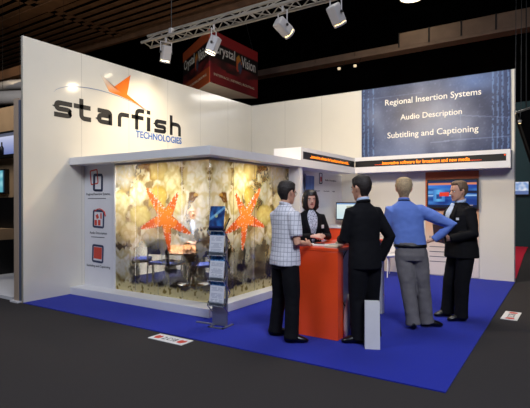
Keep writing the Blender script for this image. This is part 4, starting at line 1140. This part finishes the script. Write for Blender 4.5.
    def top(s, name, secs, arms, m, sleeve=1.0, rs=(0.078, 0.070, 0.060, 0.054, 0.044), wr=0.004, label=None, pw=2.3, wid=1.0):
        bm = BM()
        zloft(bm, [(z, 0, cy, a, b) for (z, a, b, cy) in secs], 32, fn=s.T, pw=pw)
        for side, ar in zip((-1, 1), arms):
            p = s.arm_pts(side, ar[0], ar[1]); r = [0.062 * wid] + [q * wid for q in rs]
            if sleeve < 1:                       # short sleeve: stop above the elbow
                p = p[:3] + [p[2].lerp(p[3], 0.55)]; r = r[:3] + [0.066]
            tube(bm, p, r, 18)
        return remeshed(name, s.fin(bm), m, s.root, 0.0085 * s.k, 4, wr, s.pos.y * 5 + 1)
    def collar(s, m, h=0.035, r=0.064, z=1.503, name='shirt_collar'):
        bm = BM(); rings = []
        for off, zz in ((0.0, 0), (0.001, h), (-0.006, h), (-0.006, 0)):
            rings.append([bm.verts.new(s.T(((r + off) * math.cos(a * PI / 12), -0.006 + (r * 1.0 + off) * math.sin(a * PI / 12), z + zz - 0.016 * math.sin(a * PI / 12)))) for a in range(24)])
        connect(bm, rings + [rings[0]], cap=False)
        return obj(name, s.fin(bm), m, s.root, smooth=True)
    def hair(s, m, line, th=0.014, name='hair', bot=None, nt=40, nz_=16, vol=None):
        """a thick shell of hair over the skull; line(a) = hairline height at angle a (0 front, pi back)"""
        bm = BM(); outer, inner = [], []
        for i in range(nt):
            a = 2 * PI * i / nt; af = min(a, 2 * PI - a); zl = line(af); co, ci = [], []
            for j in range(nz_ + 1):
                z = zl + (0.2345 - zl) * (1 - (1 - j / nz_) ** 1.6)
                A, B, cy = hsec(max(z, 0.055)); k = min(1.0, j / 2.5)
                t = (0.004 + th * k) * (vol(af, z) if vol else 1.0)
                x, y = math.sin(a), math.cos(a)
                zo = z + (t * 0.9 if z > 0.2 else 0)
                jit = 1 + 0.12 * noise.noise(Vector((a * 5, z * 30, s.pos.x)))
                co.append(bm.verts.new(s.Hd(((A + t * jit) * x, cy + (B + t * jit) * y, zo)))); ci.append(bm.verts.new(s.Hd(((A - 0.006) * x, cy + (B - 0.006) * y, z - 0.002))))
            outer.append(co); inner.append(ci)
        for i in range(nt):
            k = (i + 1) % nt
            for j in range(nz_):
                bm.faces.new((outer[i][j], outer[k][j], outer[k][j + 1], outer[i][j + 1])); bm.faces.new((inner[k][j], inner[i][j], inner[i][j + 1], inner[k][j + 1]))
            bm.faces.new((outer[k][0], outer[i][0], inner[i][0], inner[k][0]))
        bm.faces.new([outer[i][nz_] for i in range(nt)]); bm.faces.new([inner[i][nz_] for i in range(nt)][::-1])
        return obj(name, s.fin(bm), m, s.root, smooth=True)
    def face(s, brow, lip='lip', glasses=False):
        for q in (-1, 1):
            bm = BM(); ellipsoid(bm, s.Hd((q * 0.031, 0.078, 0.118)), (0.0125, 0.0125, 0.011), 12)
            e = obj('eye', s.fin(bm), M['eyewhite'], s.root, smooth=True)
            bm = BM(); ellipsoid(bm, s.Hd((q * 0.031, 0.0885, 0.118)), (0.0062, 0.004, 0.0062), 10)
            obj('iris', s.fin(bm), M['iris'], e, smooth=True)
            bm = BM(); tube(bm, [s.Hd((q * 0.016, 0.0985, 0.136)), s.Hd((q * 0.034, 0.092, 0.141)), s.Hd((q * 0.05, 0.077, 0.136))], [0.004, 0.0045, 0.003], 6)
            obj('eyebrow', s.fin(bm), M[brow], s.root, smooth=True)
        bm = BM()
        tube(bm, [s.Hd((-0.024, 0.083, 0.0555)), s.Hd((-0.01, 0.0935, 0.0575)), s.Hd((0, 0.095, 0.0565)), s.Hd((0.01, 0.0935, 0.0575)), s.Hd((0.024, 0.083, 0.0555))], [0.0025, 0.006, 0.006, 0.006, 0.0025], 8)
        obj('mouth', s.fin(bm), M[lip], s.root, smooth=True)
        if glasses:
            bm = BM()
            for q in (-1, 1):
                tube(bm, [s.Hd((q * 0.032 + 0.021 * math.cos(a), 0.104 - 0.2 * abs(q * 0.032 + 0.021 * math.cos(a)) , 0.116 + 0.016 * math.sin(a))) for a in [k * PI / 8 for k in range(17)]], 0.0018, 5)
                tube(bm, [s.Hd((q * 0.053, 0.094, 0.120)), s.Hd((q * 0.080, 0.02, 0.122))], 0.0018, 5)
            obj('spectacles', s.fin(bm), M['black'], s.root)

def shortline(front=0.190, side=0.125, back=0.035):
    def f(a):
        if a < 0.9: return front
        if a < 1.35: return front + (side - front) * sm(a, 0.9, 1.35)
        if a < 1.9: return side + (0.142 - side) * math.sin((a - 1.35) / 0.55 * PI) * 0.6
        return side + (back - side) * sm(a, 1.9, 2.3)
    return f

# image-frame directions in the hall: RT = to the right of the view, FWD = away from the viewer
RT, FWD = Vector((0.838, 0.545, 0)), Vector((-0.545, 0.838, 0))
def dirv(r, f): return RT * r + FWD * f
def ldir(p, r, f):                                # hall direction -> figure's own axes
    d = dirv(r, f); return Vector((d.dot(p.R), d.dot(p.F), 0)).normalized()

# 1. man in the checked shirt
p = Person('man in short sleeved checked shirt and black trousers with hands on the counter', (4.225, 0.53), dirv(0.84, 0.54), 1.72, lean=(-0.03, 0.03), yaw=6, pitch=-6)
wr = p.loc(4.24, 0.80, 1.05); 
armL = (Vector((-0.25, 0.10, 1.10)), Vector((-0.10, 0.33, 1.06)), (0.75, 0.6, -0.1), (0.4, -0.2, -1), 0.7)
armR = (Vector((0.235, 0.0, 1.10)), Vector((0.115, 0.22, 1.07)), (-0.45, 0.85, 0.05), (-0.9, -0.2, -0.3), 0.75)
legs = [p.leg(-1, p.loc(4.055, 0.60, 0.011), ldir(p, 0.95, 0.25)), p.leg(1, p.loc(4.345, 0.46, 0.011), ldir(p, 1, -0.05))]
p.body((armL, armR), legs, M['skin']); p.trousers(legs, M['trouser_black'], 1.0); p.shoes(legs, M['shoe'])
p.top('shirt', LOOSE, (armL, armR), M['shirt_check'], sleeve=0.5, rs=(0.082, 0.074, 0.066, 0.05, 0.04), wr=0.005)
p.collar(M['shirt_check'], h=0.035); p.hair(M['hair_dark'], shortline(0.188, 0.12, 0.03), 0.012); p.face('hair_dark', glasses=True)

# 2. woman behind the counter
p = Person('woman with dark bob, black blazer and patterned scarf standing behind the counter', (3.95, 1.66), dirv(0.22, -0.95), 1.645, lean=(0.03, 0.05), yaw=-4, pitch=-3)
armL = (Vector((-0.22, 0.05, 1.13)), p.loc(4.30, 1.36, 1.085), (-0.2, 0.9, -0.1), (0.3, 0.2, -1), 0.6)
armL = (Vector((-0.235, 0.10, 1.12)), Vector((-0.16, 0.30, 1.11)), (0.45, 0.85, -0.05), (0.7, -0.3, -0.5), 0.8)
wl_ = p.loc(4.30, 1.34, 1.09); armL = (armL[0], Vector((wl_.x, wl_.y, wl_.z)), (0.7, 0.6, 0.0), (0.5, -0.3, -0.7), 0.8)
wr_ = p.loc(4.22, 1.20, 1.09); armR = (Vector((0.22, 0.06, 1.12)), Vector((wr_.x, wr_.y, wr_.z)), (-0.9, 0.4, 0.0), (-0.3, -0.3, -0.7), 0.8)
legs = [p.leg(-1, p.loc(4.02, 1.66), ldir(p, 0.3, -0.9)), p.leg(1, p.loc(3.84, 1.66), ldir(p, 0.1, -0.9))]
for l_ in legs: l_['ank'].z = 0.085
p.body((armL, armR), legs, M['skin_pale'], 0.86); p.trousers(legs, M['trouser_black'], 1.0, a=0.158, b=0.118, wide=0.92); p.shoes(legs, M['shoe'])
p.top('blazer', BLAZER, (armL, armR), M['suit'], rs=(0.070, 0.062, 0.054, 0.048, 0.040), wr=0.003, wid=0.95)
vv = lambda z: 0.10 + 0.30 * sm(z, 1.06, 1.46)
p.patch('blouse', BLAZER, 1.06, 1.505, lambda z: PI / 2 - vv(z), lambda z: PI / 2 + vv(z), M['scarf'], off=0.010, label='patterned blouse and scarf')
p.patch('lapel', BLAZER, 1.04, 1.47, lambda z: PI / 2 - vv(z) - 0.30 * sm(z, 1.04, 1.3), lambda z: PI / 2 - vv(z) + 0.02, M['suit'], off=0.016, t=0.008)
p.patch('lapel', BLAZER, 1.04, 1.47, lambda z: PI / 2 + vv(z) - 0.02, lambda z: PI / 2 + vv(z) + 0.30 * sm(z, 1.04, 1.3), M['suit'], off=0.016, t=0.008)
p.patch('name_badge', BLAZER, 1.245, 1.295, lambda z: PI / 2 + 0.62, lambda z: PI / 2 + 1.0, M['paper'], off=0.024, t=0.004, label='white name badge')
def bob(a):
    if a < 0.62: return 0.172
    return 0.172 + (-0.035 - 0.172) * sm(a, 0.66, 1.05)
p.hair(M['hair_black'], bob, 0.017, nz_=22, vol=lambda a, z: 1.0 + 1.3 * sm(a, 0.75, 1.3) * sm(0.2 - z, 0.0, 0.14)); p.face('hair_black')

# 3. man in the black suit, seen from behind
p = Person('man in black suit seen from behind, right of the orange counter front', (5.01, 0.865), dirv(-0.42, 0.9), 1.765, lean=(-0.03, 0.02), sw=0.152, yaw=14, pitch=-6)
armL = (Vector((-0.20, 0.08, 1.12)), Vector((-0.12, 0.27, 1.09)), (0.4, 0.9, 0), (0.6, -0.2, -0.6), 0.7)
armR = (Vector((0.285, -0.06, 1.13)), Vector((0.215, 0.02, 0.875)), (-0.25, 0.25, -0.9), (-0.8, 0.3, 0), 0.4)
legs = [p.leg(-1, p.loc(4.955, 0.83, 0.011), ldir(p, -1, 0.0)), p.leg(1, p.loc(5.05, 1.02, 0.011), ldir(p, -0.2, 0.95))]
p.body((armL, armR), legs, M['skin']); p.trousers(legs, M['trouser_black'], 1.0, wide=1.02); p.shoes(legs, M['shoe'])
p.top('jacket', [(z, a * 0.90, b, c) for z, a, b, c in SUIT], (armL, armR), M['suit'], rs=(0.076, 0.070, 0.064, 0.058, 0.050), wr=0.004)
p.collar(M['shirt_pale'], h=0.042, r=0.066, z=1.505)
p.collar(M['suit'], h=0.03, r=0.076, z=1.49, name='jacket_collar')
p.hair(M['hair_dark'], shortline(0.190, 0.12, 0.025), 0.014); p.face('hair_dark')
bm = BM(); tube(bm, [armR[1].lerp(armR[0], 0.07), armR[1] + (armR[1] - armR[0]).normalized() * 0.012], [0.042, 0.038], 16); obj('shirt_cuff', p.fin(bm), M['shirt_pale'], p.root, smooth=True)

# 4. man in the blue shirt
p = Person('grey blond man in blue shirt and grey trousers, seen from behind with hand on hip', (5.235, 1.785), dirv(0.16, 0.98), 1.775, lean=(-0.13, 0.02), yaw=-6, sw=0.160, pitch=-4)
armL = (Vector((-0.27, 0.08, 1.13)), Vector((-0.20, 0.30, 1.02)), (0.5, 0.8, 0), (0.5, -0.3, -0.6), 0.7)
armR = (Vector((0.470, -0.02, 1.22)), Vector((0.255, -0.01, 1.045)), (-0.75, 0.25, -0.35), (-0.5, 0.2, 0.9), 0.7)
legs = [p.leg(-1, p.loc(5.285, 1.71, 0.011), ldir(p, 0.25, 0.9), ), p.leg(1, p.loc(5.395, 1.89, 0.011), ldir(p, 0.95, -0.1))]
p.body((armL, armR), legs, M['skin']); p.trousers(legs, M['trouser_grey'], 1.02, a=0.176, b=0.128, wide=1.06, wr=0.006); p.shoes(legs, M['shoe'])
p.top('shirt', SHIRT, (armL, armR), M['shirt_blue'], rs=(0.082, 0.074, 0.066, 0.054, 0.044), wr=0.006)
BL = [(0.98, 0.180, 0.132, 0), (1.015, 0.180, 0.132, 0)]
p.patch('belt', [(0.955, 0.183, 0.134, 0.002), (0.995, 0.186, 0.137, 0.004)], 0.956, 0.994, lambda z: 0.0, lambda z: PI, M['belt'], off=0.010, n=2, t=0.012)
p.patch('belt', [(0.955, 0.183, 0.134, 0.002), (0.995, 0.186, 0.137, 0.004)], 0.956, 0.994, lambda z: PI, lambda z: 2 * PI, M['belt'], off=0.010, n=2, t=0.012)
p.collar(M['shirt_blue'], h=0.035, r=0.068); p.collar(M['inknavy'], h=0.012, r=0.072, z=1.500, name='lanyard')
p.hair(M['hair_blond'], shortline(0.188, 0.115, 0.02), 0.018); p.face('hair_blond')

# 5. man in the black suit facing left
p = Person('man in black suit facing left before the television, holding a black folder', (5.68, 2.52), dirv(-0.93, -0.22), 1.755, lean=(0.0, 0.05), yaw=-2, pitch=-4)
armL = (Vector((-0.245, 0.02, 1.12)), Vector((-0.13, 0.27, 1.05)), (0.35, 0.9, 0.05), (0.9, -0.3, 0.2), 0.9)
armR = (Vector((0.25, 0.02, 1.12)), Vector((0.13, 0.24, 1.12)), (-0.6, 0.75, 0.0), (-0.5, -0.6, 0.2), 0.7)
legs = [p.leg(-1, p.loc(5.69, 2.39, 0.011), ldir(p, -1, -0.12)), p.leg(1, p.loc(5.49, 2.55, 0.011), ldir(p, -1, -0.15))]
p.body((armL, armR), legs, M['skin']); p.trousers(legs, M['trouser_black'], 1.0, wide=1.06, b=0.15); p.shoes(legs, M['shoe'])
p.top('jacket', BIG, (armL, armR), M['suit2'], rs=(0.086, 0.078, 0.070, 0.060, 0.050), wr=0.004)
vv = lambda z: 0.05 + 0.24 * sm(z, 1.14, 1.47)
p.patch('shirt_front', BIG, 1.14, 1.50, lambda z: PI / 2 - vv(z), lambda z: PI / 2 + vv(z), M['shirt_pale'], off=0.010, label='pale blue shirt front')
p.patch('lapel', BIG, 1.10, 1.47, lambda z: PI / 2 - vv(z) - 0.28 * sm(z, 1.10, 1.3), lambda z: PI / 2 - vv(z) + 0.02, M['suit2'], off=0.016, t=0.008)
p.patch('lapel', BIG, 1.10, 1.47, lambda z: PI / 2 + vv(z) - 0.02, lambda z: PI / 2 + vv(z) + 0.28 * sm(z, 1.10, 1.3), M['suit2'], off=0.016, t=0.008)
p.patch('pocket_square', BIG, 1.285, 1.315, lambda z: PI / 2 + 0.62, lambda z: PI / 2 + 0.80, M['paper'], off=0.020, t=0.004, label='white pocket square')
p.collar(M['shirt_pale'], h=0.042, r=0.068, z=1.503); p.hair(M['hair_brown'], shortline(0.196, 0.115, 0.03), 0.014); p.face('hair_brown')
fx = p.pos + (p.R * -0.02 + p.F * 0.345) * p.k
o = tag(obj('folder', bx(-0.012, 0.012, -0.17, 0.17, -0.11, 0.12), M['black'], bevel=0.004), 'black folder held at the waist by the man facing left', 'folder')
o.location = (fx.x, fx.y, 1.10); o.rotation_euler = (0.0, 0.12, math.atan2(-p.F.x, p.F.y) + 1.35)

# 6. seated person inside the booth
p = Person('person in grey suit sitting at the table inside the glazed booth', SEAT, (1 - 0.28, -1 + 0.28), 1.74, lean=(0, 0.04), yaw=0, pitch=-8, drop=0.43, z0=0.138)
armL = (Vector((-0.25, 0.08, 0.70)), Vector((-0.10, 0.34, 0.665)), (0.6, 0.75, 0), (0, 0, -1), 0.3)
armR = (Vector((0.25, 0.08, 0.70)), Vector((0.10, 0.34, 0.665)), (-0.6, 0.75, 0), (0, 0, -1), 0.3)
legs = [p.leg(q, Vector((q * 0.12, 0.44, 0.09)), (q * 0.15, 1, 0), knee=Vector((q * 0.12, 0.40, 0.52)), hip=Vector((q * 0.09, 0.02, 0.53))) for q in (-1, 1)]
p.body((armL, armR), legs, M['skin_pale']); p.trousers(legs, M['greysuit'], 1.0); p.shoes(legs, M['shoe'])
p.top('jacket', SUIT[1:], (armL, armR), M['greysuit'], rs=(0.082, 0.074, 0.066, 0.058, 0.046), wr=0.003)
vv = lambda z: 0.04 + 0.24 * sm(z, 1.2, 1.47)
p.patch('shirt_front', SUIT, 1.2, 1.50, lambda z: PI / 2 - vv(z), lambda z: PI / 2 + vv(z), M['shirt_pale'], off=0.010, label='pale shirt front')
p.collar(M['paper'], h=0.04, r=0.068); p.hair(M['hair_grey'], shortline(0.19, 0.12, 0.03), 0.014); p.face('hair_grey')

# ------------------------------------------------------------------ light
def light(kind, name, loc, aim, energy, col, size=0.1, spot=60, blend=0.4, sy=None):
    l = bpy.data.lights.new(name, kind); l.energy = energy; l.color = col
    if kind == 'AREA':
        l.size = size
        if sy: l.shape = 'RECTANGLE'; l.size_y = sy
    else: l.shadow_soft_size = size
    if kind == 'SPOT': l.spot_size = math.radians(spot); l.spot_blend = blend
    o = bpy.data.objects.new(name, l); COL.objects.link(o); o.location = loc
    d = Vector(aim) - Vector(loc); o.rotation_euler = d.to_track_quat('-Z', 'Y').to_euler()
    return o
WARM, COOL, NEUT = (1.0, 0.80, 0.52), (0.80, 0.86, 1.0), (1.0, 0.95, 0.88)
EN = (80, 120, 210, 150)
for (q, d), e in zip(LAMPS, EN):
    light('SPOT', 'spotlight_beam', q, q + d, e, WARM, 0.07, 128, 0.8)
# hall lighting: lamps under the hall roof over the aisle and the stand
light('AREA', 'hall_light', (9.0, -3.5, 6.5), (4.5, 2.0, 0.8), 520, COOL, 2.5)
light('AREA', 'hall_light', (1.5, -4.5, 6.5), (2.5, 1.0, 0.8), 210, COOL, 2.5)
light('AREA', 'hall_light', (4.2, 3.2, 6.6), (4.2, 2.8, 0), 190, NEUT, 2.2)
light('AREA', 'neighbour_light', (-3.0, -0.3, 4.4), (-3.2, 1.5, 1.5), 30, NEUT, 0.8)
light('AREA', 'far_stand_light', (4.2, 10.0, 5.5), (4.5, 10.5, 0), 160, NEUT, 2.0)
light('AREA', 'sign_fill_uplight', (-1.6, 6.0, 3.2), (-2.4, 8.2, 5.6), 22, WARM, 0.8)  # added uplight, unseen behind the left wall, brightens the hanging sign's underside
light('AREA', 'roof_uplight', (-4.0, 1.0, 4.6), (-4.5, 1.5, 7), 32, WARM, 2.0)
light('AREA', 'roof_uplight', (2.0, 9.0, 5.6), (3.0, 12.5, 7.2), 38, WARM, 1.5)
# ceiling lamps inside the booth
light('AREA', 'booth_lamp', (1.15, 1.75, 2.10), (1.15, 1.75, 0), 62, (1.0, 0.98, 0.95), 0.6)
light('AREA', 'booth_lamp', (2.05, 2.0, 2.10), (2.05, 2.0, 0), 62, (1.0, 0.98, 0.95), 0.6)
w = bpy.data.worlds.new('hall_air'); w.use_nodes = True; S.world = w
w.node_tree.nodes['Background'].inputs[0].default_value = (0.75, 0.82, 1.0, 1); w.node_tree.nodes['Background'].inputs[1].default_value = 0.012
